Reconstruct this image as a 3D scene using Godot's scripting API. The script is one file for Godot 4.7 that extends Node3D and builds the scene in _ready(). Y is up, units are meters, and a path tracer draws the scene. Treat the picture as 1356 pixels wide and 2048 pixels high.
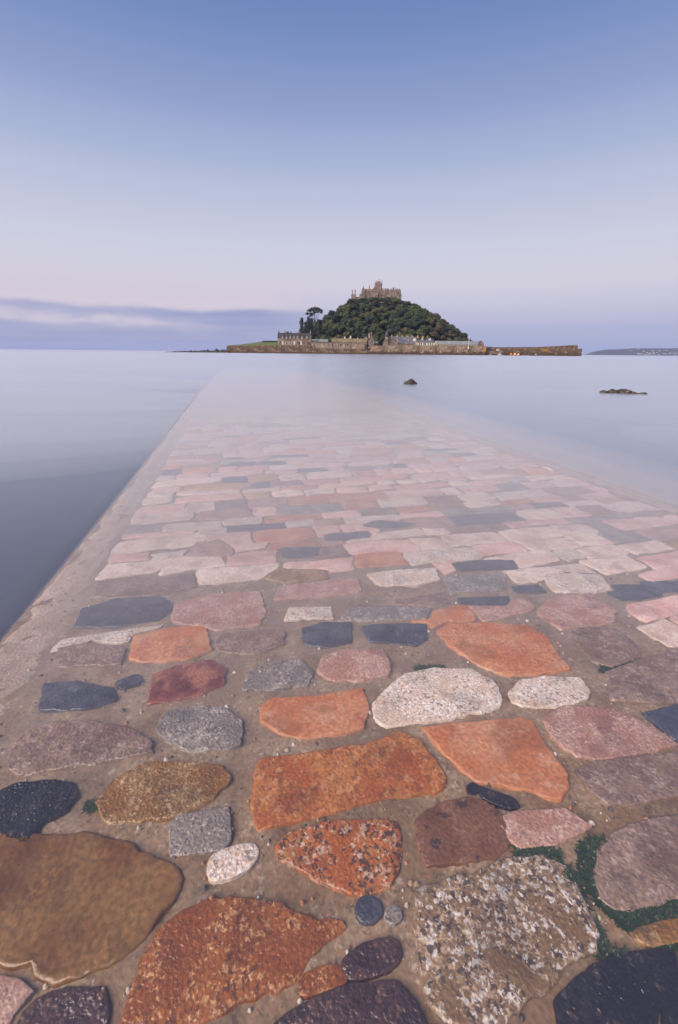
extends Node3D
# A tidal stone causeway running out to a castle on a wooded island, at dawn. y up, metres; the camera looks towards -z.

const FOCAL := 868.0                      # in pixels of the 1356 x 2048 photograph
const EYE := Vector3(0.0, 1.3, 0.0)
const YAW := 0.2269                       # the causeway heads 13 degrees left of the view
var view := Basis()
var rng := RandomNumberGenerator.new()
var lump := FastNoiseLite.new()
var M := {}
var taken := {}

# ---------------------------------------------------------------- helpers
func lin(r: float, g: float, b: float) -> Color:
	return Color(r, g, b).linear_to_srgb()

func ray(px: float, py: float) -> Vector3:
	return view * Vector3((px - 678.0) / FOCAL, -(py - 1024.0) / FOCAL, -1.0)

func W(px: float, py: float, dist: float) -> Vector3:   # the point seen at a pixel on the upright plane that far ahead
	var r := ray(px, py)
	return EYE + r * (dist / -r.z)

func numbered(called: String) -> String:
	var n: int = taken.get(called, 0)
	taken[called] = n + 1
	return called if n == 0 else "%s_%03d" % [called, n]

func tag(o: Node, label: String, category: String, group := "") -> void:
	o.set_meta("label", label)
	o.set_meta("category", category)
	if group != "":
		o.set_meta("group", group)

func thing(called: String, label: String, category: String, at := Vector3.ZERO, group := "") -> Node3D:
	var o := Node3D.new()
	o.name = numbered(called)
	add_child(o)
	o.position = at
	tag(o, label, category, group)
	return o

func new_st() -> SurfaceTool:
	var st := SurfaceTool.new()
	st.begin(Mesh.PRIMITIVE_TRIANGLES)
	return st

func put(parent: Node, called: String, mesh: Mesh, mat: Material) -> MeshInstance3D:
	var o := MeshInstance3D.new()
	o.name = called
	o.mesh = mesh
	o.material_override = mat
	parent.add_child(o, true)
	if parent is Node3D and parent.get_parent() == self and not local:
		o.position = -parent.position                   # shapes are given in the scene's own axes
	return o

func done(st: SurfaceTool, parent: Node, called: String, mat: Material) -> MeshInstance3D:
	st.generate_normals()
	return put(parent, called, st.commit(), mat)

func structure(o: Node) -> Node:
	o.set_meta("kind", "structure")
	return o

func tri(st: SurfaceTool, a: Vector3, b: Vector3, c: Vector3, out: Vector3) -> void:
	var n := (a - c).cross(a - b)
	if n.dot(out) < 0.0:
		st.add_vertex(a); st.add_vertex(c); st.add_vertex(b)
	else:
		st.add_vertex(a); st.add_vertex(b); st.add_vertex(c)

func quad(st: SurfaceTool, a: Vector3, b: Vector3, c: Vector3, d: Vector3, out: Vector3) -> void:
	tri(st, a, b, c, out)
	tri(st, a, c, d, out)

func add_box(st: SurfaceTool, lo: Vector3, hi: Vector3) -> void:
	st.set_smooth_group(-1)
	var v := []
	for i in 8:
		v.append(Vector3(hi.x if i & 1 else lo.x, hi.y if i & 2 else lo.y, hi.z if i & 4 else lo.z))
	quad(st, v[0], v[1], v[3], v[2], Vector3(0, 0, -1))
	quad(st, v[4], v[5], v[7], v[6], Vector3(0, 0, 1))
	quad(st, v[0], v[2], v[6], v[4], Vector3(-1, 0, 0))
	quad(st, v[1], v[3], v[7], v[5], Vector3(1, 0, 0))
	quad(st, v[0], v[1], v[5], v[4], Vector3(0, -1, 0))
	quad(st, v[2], v[3], v[7], v[6], Vector3(0, 1, 0))

func box(parent: Node, called: String, mat: Material, lo: Vector3, hi: Vector3) -> MeshInstance3D:
	var st := new_st()
	add_box(st, Vector3(minf(lo.x, hi.x), minf(lo.y, hi.y), minf(lo.z, hi.z)), Vector3(maxf(lo.x, hi.x), maxf(lo.y, hi.y), maxf(lo.z, hi.z)))
	return done(st, parent, called, mat)

# a solid with a closed outline in x, y, pushed from z0 back to z1
func slab(parent: Node, called: String, mat: Material, outline: Array, z0: float, z1: float, axis := "z") -> MeshInstance3D:
	var st := new_st()
	st.set_smooth_group(-1)
	var p := PackedVector2Array(outline)
	var idx := Geometry2D.triangulate_polygon(p)
	var put3 := func(q: Vector2, w: float) -> Vector3: return Vector3(q.x, q.y, w) if axis == "z" else Vector3(w, q.y, q.x)
	for k in range(0, idx.size(), 3):
		for w in [z0, z1]:
			var out: Vector3 = put3.call(Vector2.ZERO, 1.0 if w == maxf(z0, z1) else -1.0)
			tri(st, put3.call(p[idx[k]], w), put3.call(p[idx[k + 1]], w), put3.call(p[idx[k + 2]], w), out)
	var turn := 1.0 if Geometry2D.is_polygon_clockwise(p) else -1.0
	for i in p.size():
		var a := p[i]
		var b := p[(i + 1) % p.size()]
		var n := Vector2(-(b - a).y, (b - a).x) * turn
		quad(st, put3.call(a, z0), put3.call(b, z0), put3.call(b, z1), put3.call(a, z1), put3.call(n, 0.0))
	return done(st, parent, called, mat)

# a pitched roof; along "x" its ridge runs across the view, along "z" its gable faces the camera
func roof(parent: Node, called: String, mat: Material, lo: Vector3, hi: Vector3, along: String, over := 0.25) -> MeshInstance3D:
	var st := new_st()
	st.set_smooth_group(-1)
	var th := 0.22
	var a := Vector3(minf(lo.x, hi.x), lo.y, minf(lo.z, hi.z))
	var b := Vector3(maxf(lo.x, hi.x), hi.y, maxf(lo.z, hi.z))
	if along == "x":
		var zc := (a.z + b.z) / 2
		for s in [-1.0, 1.0]:
			var ze: float = (b.z + over) if s > 0 else (a.z - over)
			var p := [Vector3(a.x - over, b.y, zc), Vector3(b.x + over, b.y, zc), Vector3(b.x + over, a.y, ze), Vector3(a.x - over, a.y, ze)]
			var up := Vector3(0, th, 0)
			quad(st, p[0] + up, p[1] + up, p[2] + up, p[3] + up, Vector3(0, 1, s))
			quad(st, p[0], p[1], p[2], p[3], Vector3(0, -1, -s))
			quad(st, p[2], p[3], p[3] + up, p[2] + up, Vector3(0, 0, s))
			quad(st, p[1], p[2], p[2] + up, p[1] + up, Vector3(1, 0, 0))
			quad(st, p[0], p[3], p[3] + up, p[0] + up, Vector3(-1, 0, 0))
	else:
		var xc := (a.x + b.x) / 2
		for s in [-1.0, 1.0]:
			var xe: float = (b.x + over) if s > 0 else (a.x - over)
			var p := [Vector3(xc, b.y, a.z - over), Vector3(xc, b.y, b.z + over), Vector3(xe, a.y, b.z + over), Vector3(xe, a.y, a.z - over)]
			var up := Vector3(0, th, 0)
			quad(st, p[0] + up, p[1] + up, p[2] + up, p[3] + up, Vector3(s, 1, 0))
			quad(st, p[0], p[1], p[2], p[3], Vector3(-s, -1, 0))
			quad(st, p[2], p[3], p[3] + up, p[2] + up, Vector3(s, 0, 0))
			quad(st, p[1], p[2], p[2] + up, p[1] + up, Vector3(0, 0, 1))
			quad(st, p[0], p[3], p[3] + up, p[0] + up, Vector3(0, 0, -1))
	return done(st, parent, called, mat)

func add_tube(st: SurfaceTool, path: Array, radii: Array, sides := 7) -> void:
	st.set_smooth_group(0)
	var rings := []
	for i in path.size():
		var d: Vector3 = (path[mini(i + 1, path.size() - 1)] - path[maxi(i - 1, 0)]).normalized()
		var u := d.cross(Vector3(0.31, 0.2, 0.93)).normalized()
		var v := d.cross(u)
		var ring := []
		for k in sides:
			var an := TAU * k / sides
			ring.append(path[i] + (u * cos(an) + v * sin(an)) * radii[i])
		rings.append(ring)
	for i in path.size() - 1:
		for k in sides:
			var k2 := (k + 1) % sides
			quad(st, rings[i][k], rings[i][k2], rings[i + 1][k2], rings[i + 1][k], rings[i][k] - path[i])
	for k in sides:
		tri(st, path[0], rings[0][k], rings[0][(k + 1) % sides], path[0] - path[1])
		tri(st, path[-1], rings[-1][k], rings[-1][(k + 1) % sides], path[-1] - path[-2])

# ---------------------------------------------------------------- materials
func noise_image(kind: int, freq: float, sd: int, size := 512, octaves := 3) -> Image:
	var n := FastNoiseLite.new()
	n.seed = sd
	n.noise_type = kind
	n.frequency = freq
	n.fractal_octaves = octaves
	if kind == FastNoiseLite.TYPE_CELLULAR:
		n.cellular_return_type = FastNoiseLite.RETURN_CELL_VALUE
		n.fractal_type = FastNoiseLite.FRACTAL_NONE
		n.cellular_jitter = 1.0
		n.domain_warp_enabled = true
		n.domain_warp_amplitude = 9.0
		n.domain_warp_frequency = 0.11
		return n.get_image(size, size, false, false, true)
	return n.get_seamless_image(size, size, false, false, 0.12, true)

# crystals of a few colours (each [r, g, b, share]) in a ground that drifts between two colours; all linear
func rock_material(a: Array, b: Array, crystals: Array, amount: float, cell: float, span: float, rough: float, relief: float, sd: int, size := 360, albedo_scale := 1.0) -> StandardMaterial3D:
	var ci := noise_image(FastNoiseLite.TYPE_CELLULAR, cell, sd, size).get_data()
	var di := noise_image(FastNoiseLite.TYPE_CELLULAR, minf(cell * 2.3, 0.42), sd + 7, size).get_data()
	var pi_ := noise_image(FastNoiseLite.TYPE_SIMPLEX_SMOOTH, 0.009, sd + 1, size, 5).get_data()
	var fi := noise_image(FastNoiseLite.TYPE_SIMPLEX, 0.11, sd + 2, size, 3).get_data()
	var vi := noise_image(FastNoiseLite.TYPE_PERLIN, 0.011, sd + 3, size, 3).get_data()
	var table := []
	for v in 256:
		var x := v / 255.0
		var got = null
		var sum := 0.0
		for c in crystals:
			sum += c[3]
			if x <= sum:
				got = c
				break
		table.append(got)
	var px := PackedByteArray()
	px.resize(size * size * 3)
	var hp := PackedByteArray()
	hp.resize(size * size)
	var lut := PackedByteArray()
	lut.resize(4097)
	for i in 4097:
		lut[i] = int(255.0 * clampf(Color(i / 4096.0, 0, 0).linear_to_srgb().r, 0, 1))
	for i in size * size:
		var t: float = clampf((pi_[i] / 255.0 - 0.5) * 2.2 + 0.5, 0.0, 1.0)
		var g: float = albedo_scale * 0.8 * (0.66 + 0.62 * fi[i] / 255.0)  # scales base colour: wet near stones darker, far paving lifted for the milky veil
		var vein: int = absi(vi[i] - 128)
		if vein < 3 and fi[i] > 110:
			g *= 1.22 if pi_[i] > 124 else 0.8
		elif vi[i] + (fi[i] >> 2) > 205:
			g *= 0.76
		var r0: float = lerpf(a[0], b[0], t)
		var r1: float = lerpf(a[1], b[1], t)
		var r2: float = lerpf(a[2], b[2], t)
		var c = table[((ci[i] if (di[i] & 3) != 1 else di[i]) * 167 + 31) & 255]
		if c != null and pi_[i] + (di[i] >> 2) > 118:
			var am: float = amount * (0.55 + 0.45 * minf(1.0, fi[i] / 150.0))
			r0 = lerpf(r0, c[0], am); r1 = lerpf(r1, c[1], am); r2 = lerpf(r2, c[2], am)
		px[i * 3] = lut[int(clampf(r0 * g, 0, 1) * 4096.0)]
		px[i * 3 + 1] = lut[int(clampf(r1 * g, 0, 1) * 4096.0)]
		px[i * 3 + 2] = lut[int(clampf(r2 * g, 0, 1) * 4096.0)]
		hp[i] = clampi(int(fi[i] * 0.45 + pi_[i] * 0.3 + (ci[i] * 0.25 if c != null else 20.0)), 0, 255)
	var m := StandardMaterial3D.new()
	m.albedo_texture = ImageTexture.create_from_image(Image.create_from_data(size, size, false, Image.FORMAT_RGB8, px))
	m.uv1_triplanar = true
	m.uv1_world_triplanar = true
	m.uv1_scale = Vector3.ONE / span
	m.roughness = rough
	m.vertex_color_use_as_albedo = true
	if relief > 0.0:
		m.heightmap_enabled = true
		m.heightmap_texture = ImageTexture.create_from_image(Image.create_from_data(size, size, false, Image.FORMAT_L8, hp))
		m.heightmap_scale = relief * 1.3
	return m

func plain(r: float, g: float, b: float, rough := 0.8, vertex := false) -> StandardMaterial3D:
	var m := StandardMaterial3D.new()
	m.albedo_color = lin(r * 0.8, g * 0.8, b * 0.8)
	m.roughness = rough
	m.vertex_color_use_as_albedo = vertex
	return m

func make_materials() -> void:
	# stones of the causeway
	M.granite = rock_material([0.24, 0.145, 0.07], [0.30, 0.20, 0.115], [[0.80, 0.76, 0.72, 0.22], [0.05, 0.042, 0.045, 0.2], [0.58, 0.42, 0.28, 0.16]], 0.9, 0.162, 0.62, 0.42, 0.36, 11, 360, 0.72)
	M.pale = rock_material([0.62, 0.50, 0.40], [0.70, 0.60, 0.52], [[0.85, 0.82, 0.80, 0.34], [0.20, 0.15, 0.13, 0.12], [0.62, 0.36, 0.22, 0.14]], 0.85, 0.190, 0.6, 0.5, 0.4, 21, 360, 0.88)
	M.orange = rock_material([0.42, 0.115, 0.02], [0.52, 0.21, 0.055], [[0.66, 0.36, 0.18, 0.15], [0.16, 0.045, 0.025, 0.2]], 0.55, 0.095, 0.7, 0.42, 0.4, 31, 360, 0.72)
	M.rusty = rock_material([0.29, 0.085, 0.016], [0.38, 0.13, 0.028], [[0.72, 0.42, 0.20, 0.17], [0.10, 0.04, 0.025, 0.16]], 0.8, 0.190, 0.6, 0.36, 0.36, 41, 360, 0.72)
	M.embers = rock_material([0.44, 0.125, 0.022], [0.48, 0.20, 0.055], [[0.70, 0.52, 0.40, 0.16], [0.022, 0.022, 0.03, 0.24], [0.55, 0.13, 0.03, 0.18]], 0.9, 0.142, 0.6, 0.4, 0.36, 51, 360, 0.72)
	M.ochre = rock_material([0.20, 0.085, 0.018], [0.27, 0.145, 0.045], [[0.36, 0.18, 0.05, 0.08], [0.10, 0.05, 0.015, 0.1]], 0.35, 0.076, 1.0, 0.32, 0.25, 61, 360, 0.72)
	M.honey = rock_material([0.30, 0.14, 0.03], [0.42, 0.25, 0.10], [[0.66, 0.48, 0.26, 0.2], [0.16, 0.08, 0.03, 0.2]], 0.7, 0.114, 0.6, 0.35, 0.5, 71, 360, 0.72)
	M.peach = rock_material([0.56, 0.20, 0.075], [0.62, 0.29, 0.14], [[0.66, 0.38, 0.26, 0.15], [0.42, 0.13, 0.07, 0.15]], 0.5, 0.057, 0.9, 0.5, 0.2, 81, 360, 0.78)
	M.pink = rock_material([0.42, 0.22, 0.16], [0.52, 0.33, 0.26], [[0.68, 0.52, 0.46, 0.2], [0.26, 0.13, 0.13, 0.18]], 0.6, 0.133, 0.6, 0.45, 0.4, 91, 360, 0.8)
	M.mauve = rock_material([0.24, 0.15, 0.11], [0.34, 0.235, 0.175], [[0.50, 0.38, 0.35, 0.16], [0.13, 0.08, 0.09, 0.2]], 0.6, 0.114, 0.7, 0.42, 0.45, 101, 360, 0.74)
	M.brown = rock_material([0.20, 0.085, 0.04], [0.25, 0.12, 0.065], [[0.03, 0.025, 0.03, 0.09], [0.32, 0.18, 0.11, 0.1]], 0.8, 0.067, 0.7, 0.42, 0.4, 111, 360, 0.7)
	M.slate = rock_material([0.055, 0.06, 0.085], [0.10, 0.105, 0.14], [[0.22, 0.22, 0.25, 0.06], [0.03, 0.032, 0.05, 0.2]], 0.6, 0.095, 0.6, 0.35, 0.35, 121, 360, 0.72)
	M.black = rock_material([0.016, 0.016, 0.024], [0.04, 0.036, 0.045], [[0.14, 0.10, 0.08, 0.07], [0.008, 0.008, 0.012, 0.2]], 0.7, 0.114, 0.6, 0.3, 0.5, 131, 360, 0.6)
	M.red = rock_material([0.18, 0.035, 0.035], [0.42, 0.16, 0.10], [[0.10, 0.03, 0.035, 0.2], [0.5, 0.24, 0.15, 0.12]], 0.6, 0.057, 0.5, 0.35, 0.4, 141, 360, 0.75)
	M.grey = rock_material([0.24, 0.21, 0.19], [0.36, 0.31, 0.27], [[0.60, 0.57, 0.54, 0.2], [0.10, 0.085, 0.09, 0.22]], 0.75, 0.152, 0.6, 0.42, 0.5, 151, 360, 0.78)
	M.plum = rock_material([0.055, 0.03, 0.035], [0.10, 0.055, 0.05], [[0.24, 0.12, 0.08, 0.08], [0.03, 0.02, 0.025, 0.2]], 0.7, 0.114, 0.6, 0.35, 0.5, 161, 360, 0.7)
	M.mortar = rock_material([0.30, 0.185, 0.10], [0.42, 0.295, 0.185], [[0.60, 0.50, 0.40, 0.06], [0.12, 0.08, 0.055, 0.07], [0.40, 0.20, 0.11, 0.05]], 0.75, 0.200, 0.9, 0.6, 0.25, 171, 360, 0.6)
	M.paving = rock_material([0.85, 0.85, 0.85], [1.0, 1.0, 1.0], [[1.0, 1.0, 1.0, 0.2], [0.6, 0.58, 0.58, 0.2]], 0.6, 0.133, 0.6, 0.5, 0.4, 175, 360, 1.2)  # this and the next two: brightness of the veil put into the stone colour
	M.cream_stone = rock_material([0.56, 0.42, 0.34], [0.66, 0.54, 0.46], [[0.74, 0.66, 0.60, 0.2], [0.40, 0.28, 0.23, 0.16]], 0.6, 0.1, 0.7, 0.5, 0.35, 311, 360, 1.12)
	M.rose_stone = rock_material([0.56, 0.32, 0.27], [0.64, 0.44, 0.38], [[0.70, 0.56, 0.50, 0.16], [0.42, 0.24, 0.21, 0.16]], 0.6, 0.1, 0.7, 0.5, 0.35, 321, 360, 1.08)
	M.kerb = rock_material([0.42, 0.30, 0.22], [0.54, 0.42, 0.33], [[0.62, 0.54, 0.47, 0.1], [0.24, 0.17, 0.13, 0.1]], 0.6, 0.15, 0.8, 0.6, 0.5, 331, 360, 0.8)
	M.grit = plain(1, 1, 1, 0.6, true)
	M.algae = plain(0.022, 0.05, 0.016, 0.5, true)
	# the far shore
	M.seabed = plain(0.010, 0.012, 0.034, 0.9)
	M.wall = rock_material([0.20, 0.15, 0.105], [0.28, 0.215, 0.165], [[0.46, 0.37, 0.29, 0.18], [0.13, 0.085, 0.06, 0.2], [0.34, 0.19, 0.11, 0.12]], 0.8, 0.05, 16.0, 0.9, 0.0, 181, 200, 0.78)
	M.rubble = rock_material([0.125, 0.08, 0.052], [0.18, 0.125, 0.082], [[0.36, 0.27, 0.20, 0.14], [0.07, 0.05, 0.035, 0.22], [0.26, 0.13, 0.06, 0.12]], 0.8, 0.05, 16.0, 0.9, 0.0, 191, 200, 0.78)
	M.weed = rock_material([0.045, 0.028, 0.012], [0.085, 0.05, 0.022], [[0.16, 0.10, 0.06, 0.1], [0.02, 0.013, 0.008, 0.2]], 0.8, 0.06, 14.0, 0.8, 0.0, 201, 200)
	M.castle = rock_material([0.21, 0.16, 0.142], [0.285, 0.225, 0.20], [[0.40, 0.33, 0.28, 0.18], [0.12, 0.085, 0.075, 0.22]], 0.75, 0.05, 20.0, 0.9, 0.0, 211, 200, 0.78)
	M.castle_pale = rock_material([0.32, 0.245, 0.19], [0.39, 0.31, 0.25], [[0.48, 0.40, 0.34, 0.18], [0.20, 0.145, 0.12, 0.2]], 0.75, 0.05, 20.0, 0.9, 0.0, 221, 200, 0.78)
	M.red_roof = plain(0.17, 0.095, 0.08, 0.9)
	M.slate_roof = rock_material([0.075, 0.078, 0.095], [0.12, 0.12, 0.14], [[0.17, 0.17, 0.18, 0.12], [0.05, 0.05, 0.06, 0.2]], 0.6, 0.07, 14.0, 0.7, 0.0, 231, 200)
	M.dark_roof = rock_material([0.014, 0.013, 0.018], [0.026, 0.024, 0.031], [[0.045, 0.042, 0.05, 0.1]], 0.6, 0.07, 14.0, 0.75, 0.0, 241, 200)
	M.moss_roof = rock_material([0.14, 0.12, 0.055], [0.20, 0.165, 0.09], [[0.26, 0.22, 0.15, 0.15], [0.09, 0.075, 0.04, 0.2]], 0.7, 0.07, 14.0, 0.9, 0.0, 251, 200)
	M.blue_roof = rock_material([0.17, 0.19, 0.215], [0.22, 0.24, 0.26], [[0.28, 0.29, 0.31, 0.12], [0.13, 0.14, 0.16, 0.15]], 0.6, 0.07, 14.0, 0.7, 0.0, 261, 200)
	M.white = plain(0.58, 0.56, 0.53, 0.7)
	M.cream = plain(0.38, 0.33, 0.24, 0.8)
	M.pot = plain(0.40, 0.29, 0.14, 0.85)
	M.glass = plain(0.03, 0.032, 0.04, 0.25)
	M.dark = plain(0.02, 0.02, 0.022, 0.8)
	M.metal = plain(0.55, 0.56, 0.58, 0.5)
	M.bark = plain(0.04, 0.03, 0.024, 0.95)
	M.leaf = plain(1, 1, 1, 0.75, true)
	M.earth = rock_material([0.018, 0.026, 0.012], [0.032, 0.036, 0.018], [[0.09, 0.07, 0.045, 0.12]], 0.6, 0.06, 18.0, 0.95, 0.0, 271, 200)
	M.grass = rock_material([0.065, 0.105, 0.022], [0.10, 0.14, 0.035], [[0.13, 0.14, 0.05, 0.12]], 0.6, 0.1, 10.0, 0.95, 0.0, 281, 200)
	M.reef = rock_material([0.022, 0.019, 0.013], [0.055, 0.045, 0.028], [[0.12, 0.10, 0.07, 0.12]], 0.7, 0.08, 1.6, 0.6, 1.2, 291, 200)
	M.headland = rock_material([0.030, 0.040, 0.042], [0.05, 0.058, 0.055], [[0.09, 0.085, 0.06, 0.15], [0.02, 0.026, 0.024, 0.2]], 0.7, 0.05, 500.0, 0.95, 0.0, 301, 200)
	# water: a clear surface that mirrors the sky and lets the stones below show
	M.sea = StandardMaterial3D.new()
	M.sea.albedo_color = Color(lin(0.5, 0.5, 0.6), 0.02)
	M.sea.transparency = BaseMaterial3D.TRANSPARENCY_ALPHA
	M.sea.roughness = 0.25
	M.sea.metallic_specular = 0.5
	var rip := NoiseTexture2D.new()
	rip.width = 256
	rip.height = 256
	rip.seamless = true
	rip.as_normal_map = true
	rip.bump_strength = 4.0
	var rn := FastNoiseLite.new()
	rn.seed = 9
	rn.frequency = 0.02
	rn.fractal_octaves = 3
	rip.noise = rn
	M.sea.normal_enabled = true
	M.sea.normal_texture = rip
	M.sea.normal_scale = 0.2
	M.sea.uv1_triplanar = true
	M.sea.uv1_world_triplanar = true
	M.sea.uv1_scale = Vector3.ONE / 0.13

# ---------------------------------------------------------------- sky
func make_sky() -> Sky:
	# colour by height above the horizon in degrees, as the photograph shows it; display values
	var stops := [[0.0, 168, 175, 207], [2.5, 178, 182, 212], [4.0, 192, 191, 216], [5.5, 203, 200, 220], [7.5, 212, 208, 222], [10.9, 205, 207, 224], [15.5, 188, 195, 220], [19.6, 165, 178, 213], [23.3, 141, 158, 202], [29.5, 111, 136, 189], [45.0, 92, 119, 177], [90.0, 81, 106, 166]]
	var w := 1440
	var h := 720
	var im := Image.create(w, h, false, Image.FORMAT_RGBF)
	var band := FastNoiseLite.new()
	band.seed = 5
	band.noise_type = FastNoiseLite.TYPE_SIMPLEX_SMOOTH
	band.frequency = 1.0
	band.fractal_octaves = 4
	var cloud := Color8(152, 162, 200).srgb_to_linear()
	for y in h:
		var el := 90.0 - (y + 0.5) / h * 180.0
		var c := Color8(stops[0][1], stops[0][2], stops[0][3])
		for k in stops.size() - 1:
			if el >= stops[k][0] and el <= stops[k + 1][0]:
				var t: float = (el - stops[k][0]) / (stops[k + 1][0] - stops[k][0])
				t = t * t * (3.0 - 2.0 * t) * 0.4 + t * 0.6
				c = Color8(stops[k][1], stops[k][2], stops[k][3]).lerp(Color8(stops[k + 1][1], stops[k + 1][2], stops[k + 1][3]), t)
		var base := c.srgb_to_linear()
		var warm := Color8(216, 206, 219).srgb_to_linear()
		for x in w:
			var col := base
			if el < 12.0 and el > -1.0:
				var az := wrapf((x + 0.5) / w * 360.0, -180.0, 180.0)          # 0 is straight ahead, left is negative
				var a := deg_to_rad(az)
				# a long low bank of cloud to the left: a dark top edge, a pale rift below it, dull haze down to the sea
				var left := clampf((4.0 - az) / 14.0, 0.0, 1.0) * clampf((az + 120.0) / 35.0, 0.0, 1.0)
				if left > 0.0:
					var n1 := band.get_noise_3d(cos(a) * 4.0, el * 0.35, sin(a) * 4.0)
					var n2 := band.get_noise_3d(cos(a) * 2.2 + 9.0, el * 1.0, sin(a) * 2.2)
					var n3 := band.get_noise_3d(cos(a) * 14.0 + 3.0, el * 2.2, sin(a) * 14.0)
					var clear := base.lerp(warm, clampf((8.0 - el) / 3.0, 0.0, 1.0) * left)
					var top := 4.75 + n1 * 0.5 + n3 * 0.22
					var thick := smoothstep(0.0, 0.55, top - el) * (0.85 + 0.3 * n2)
					var rift := exp(-pow((el - 3.05 - n1 * 0.7 + (az + 30.0) * 0.03) / 0.62, 2.0)) * clampf((-az - 13.0) / 10.0, 0.0, 1.0) * (0.75 + 0.7 * n3)
					thick = clampf(thick * (1.0 - clampf(rift, 0.0, 0.85)), 0.0, 1.0)
					col = clear.lerp(cloud, thick)
					col = base.lerp(col, left)
			im.set_pixel(x, y, col)
	var m := PanoramaSkyMaterial.new()
	m.panorama = ImageTexture.create_from_image(im)
	var s := Sky.new()
	s.sky_material = m
	return s

# ---------------------------------------------------------------- the causeway
const S_END := 29.0
func along(s: float, t: float) -> Vector2:            # causeway coordinates (ahead, to the right) to x, z
	return Vector2(t * cos(YAW) - s * sin(YAW), -s * cos(YAW) - t * sin(YAW))

func st_of(p: Vector2) -> Vector2:
	return Vector2(-p.x * sin(YAW) - p.y * cos(YAW), p.x * cos(YAW) - p.y * sin(YAW))

func deck(s: float) -> float:                          # height of the paved surface: it dips under the tide as it runs out
	var y := -0.012 - 0.016 * clampf(s - 1.2, 0.0, 1.9) - 0.0014 * maxf(0.0, s - 3.1)
	if s > 21.0:
		y -= 0.010 * (s - 21.0) * (s - 21.0)
	return y

func edge_left(s: float) -> float:
	return -1.20 - 0.012 * maxf(0.0, s - 5.0)

func edge_right(s: float) -> float:
	return 4.02 + 0.012 * maxf(0.0, s - 6.0)

func on_deck(px: float, py: float) -> Vector2:
	var r := ray(px, py)
	var y := -0.02
	var p := Vector2()
	for i in 6:
		var k := (y - EYE.y) / r.y
		p = Vector2(r.x * k, r.z * k)
		y = deck(st_of(p).x)
	return p

func chaikin(p: PackedVector2Array, times: int) -> PackedVector2Array:
	for k in times:
		var q := PackedVector2Array()
		for i in p.size():
			var a := p[i]
			var b := p[(i + 1) % p.size()]
			q.append(a.lerp(b, 0.2))
			q.append(a.lerp(b, 0.8))
		p = q
	return p

func area(p: PackedVector2Array) -> float:
	var s := 0.0
	for i in p.size():
		s += p[i].cross(p[(i + 1) % p.size()])
	return absf(s) / 2.0

func resample(p: PackedVector2Array, n: int) -> PackedVector2Array:
	var total := 0.0
	for i in p.size():
		total += p[i].distance_to(p[(i + 1) % p.size()])
	var out := PackedVector2Array()
	var want := 0.0
	var run := 0.0
	for i in p.size():
		var a := p[i]
		var b := p[(i + 1) % p.size()]
		var l := a.distance_to(b)
		while want < run + l and out.size() < n:
			out.append(a.lerp(b, (want - run) / maxf(l, 1e-6)))
			want += total / n
		run += l
	return out

# one paving stone: a worn block with rounded shoulders, uneven on top
func add_stone(st: SurfaceTool, outline: PackedVector2Array, proud: float, n: int, rugged: float, tint: Color, fine: bool) -> void:
	if not Geometry2D.is_polygon_clockwise(outline):
		outline.reverse()
	var p := resample(outline, n)
	if p.size() < 5:
		return
	n = p.size()
	var c := Vector2()
	for q in p:
		c += q
	c /= n
	var size := sqrt(area(p))
	var inward := []
	for i in n:
		var d := p[(i + 1) % n] - p[(i - 1 + n) % n]
		var w := Vector2(-d.y, d.x).normalized()
		if w.dot(c - p[i]) < 0.0:
			w = -w
		inward.append(w)
	var steps := [[0.0, -0.05, 1.0], [0.0, -0.4, 1.0], [0.016, -0.12, 1.0], [0.045, -0.01, 1.0], [0.05, 0.0, 0.80], [0.05, 0.03, 0.55], [0.05, 0.05, 0.28]] if fine else [[0.0, -0.05, 1.0], [0.0, -0.5, 1.0], [0.06, 0.0, 1.0], [0.06, 0.03, 0.5]]
	var rings := []
	for k in steps.size():
		var ring := []
		for i in n:
			var q: Vector2 = p[i] + inward[i] * steps[k][0] * size * 0.6
			q = c + (q - c) * steps[k][2]
			var edge := lump.get_noise_2d(q.x * 900.0, q.y * 900.0)
			if k < 4:
				q += inward[i] * (edge * 0.022 + 0.016 * lump.get_noise_2d(q.x * 2600.0, q.y * 2600.0)) * size
			var base := deck(st_of(q).x)
			var y: float = base + proud * (1.0 + steps[k][1])
			if k == 0:
				y = base - 0.05
			elif k > 1:
				y += rugged * (lump.get_noise_2d(q.x * 420.0 + 50.0, q.y * 420.0) * 0.9 + edge * 0.4)
			ring.append(Vector3(q.x, minf(y, -0.003), q.y))
		rings.append(ring)
	st.set_smooth_group(0)
	st.set_color(tint)
	for k in steps.size() - 1:
		for i in n:
			var j := (i + 1) % n
			var out := Vector3(rings[0][i].x - c.x, 0.0, rings[0][i].z - c.y).normalized() if k < 1 else Vector3.UP
			quad(st, rings[k][i], rings[k][j], rings[k + 1][j], rings[k + 1][i], out)
	var top := Vector3()
	for v in rings[-1]:
		top += v
	top /= n
	for i in n:
		tri(st, rings[-1][i], rings[-1][(i + 1) % n], top, Vector3.UP)

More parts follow.
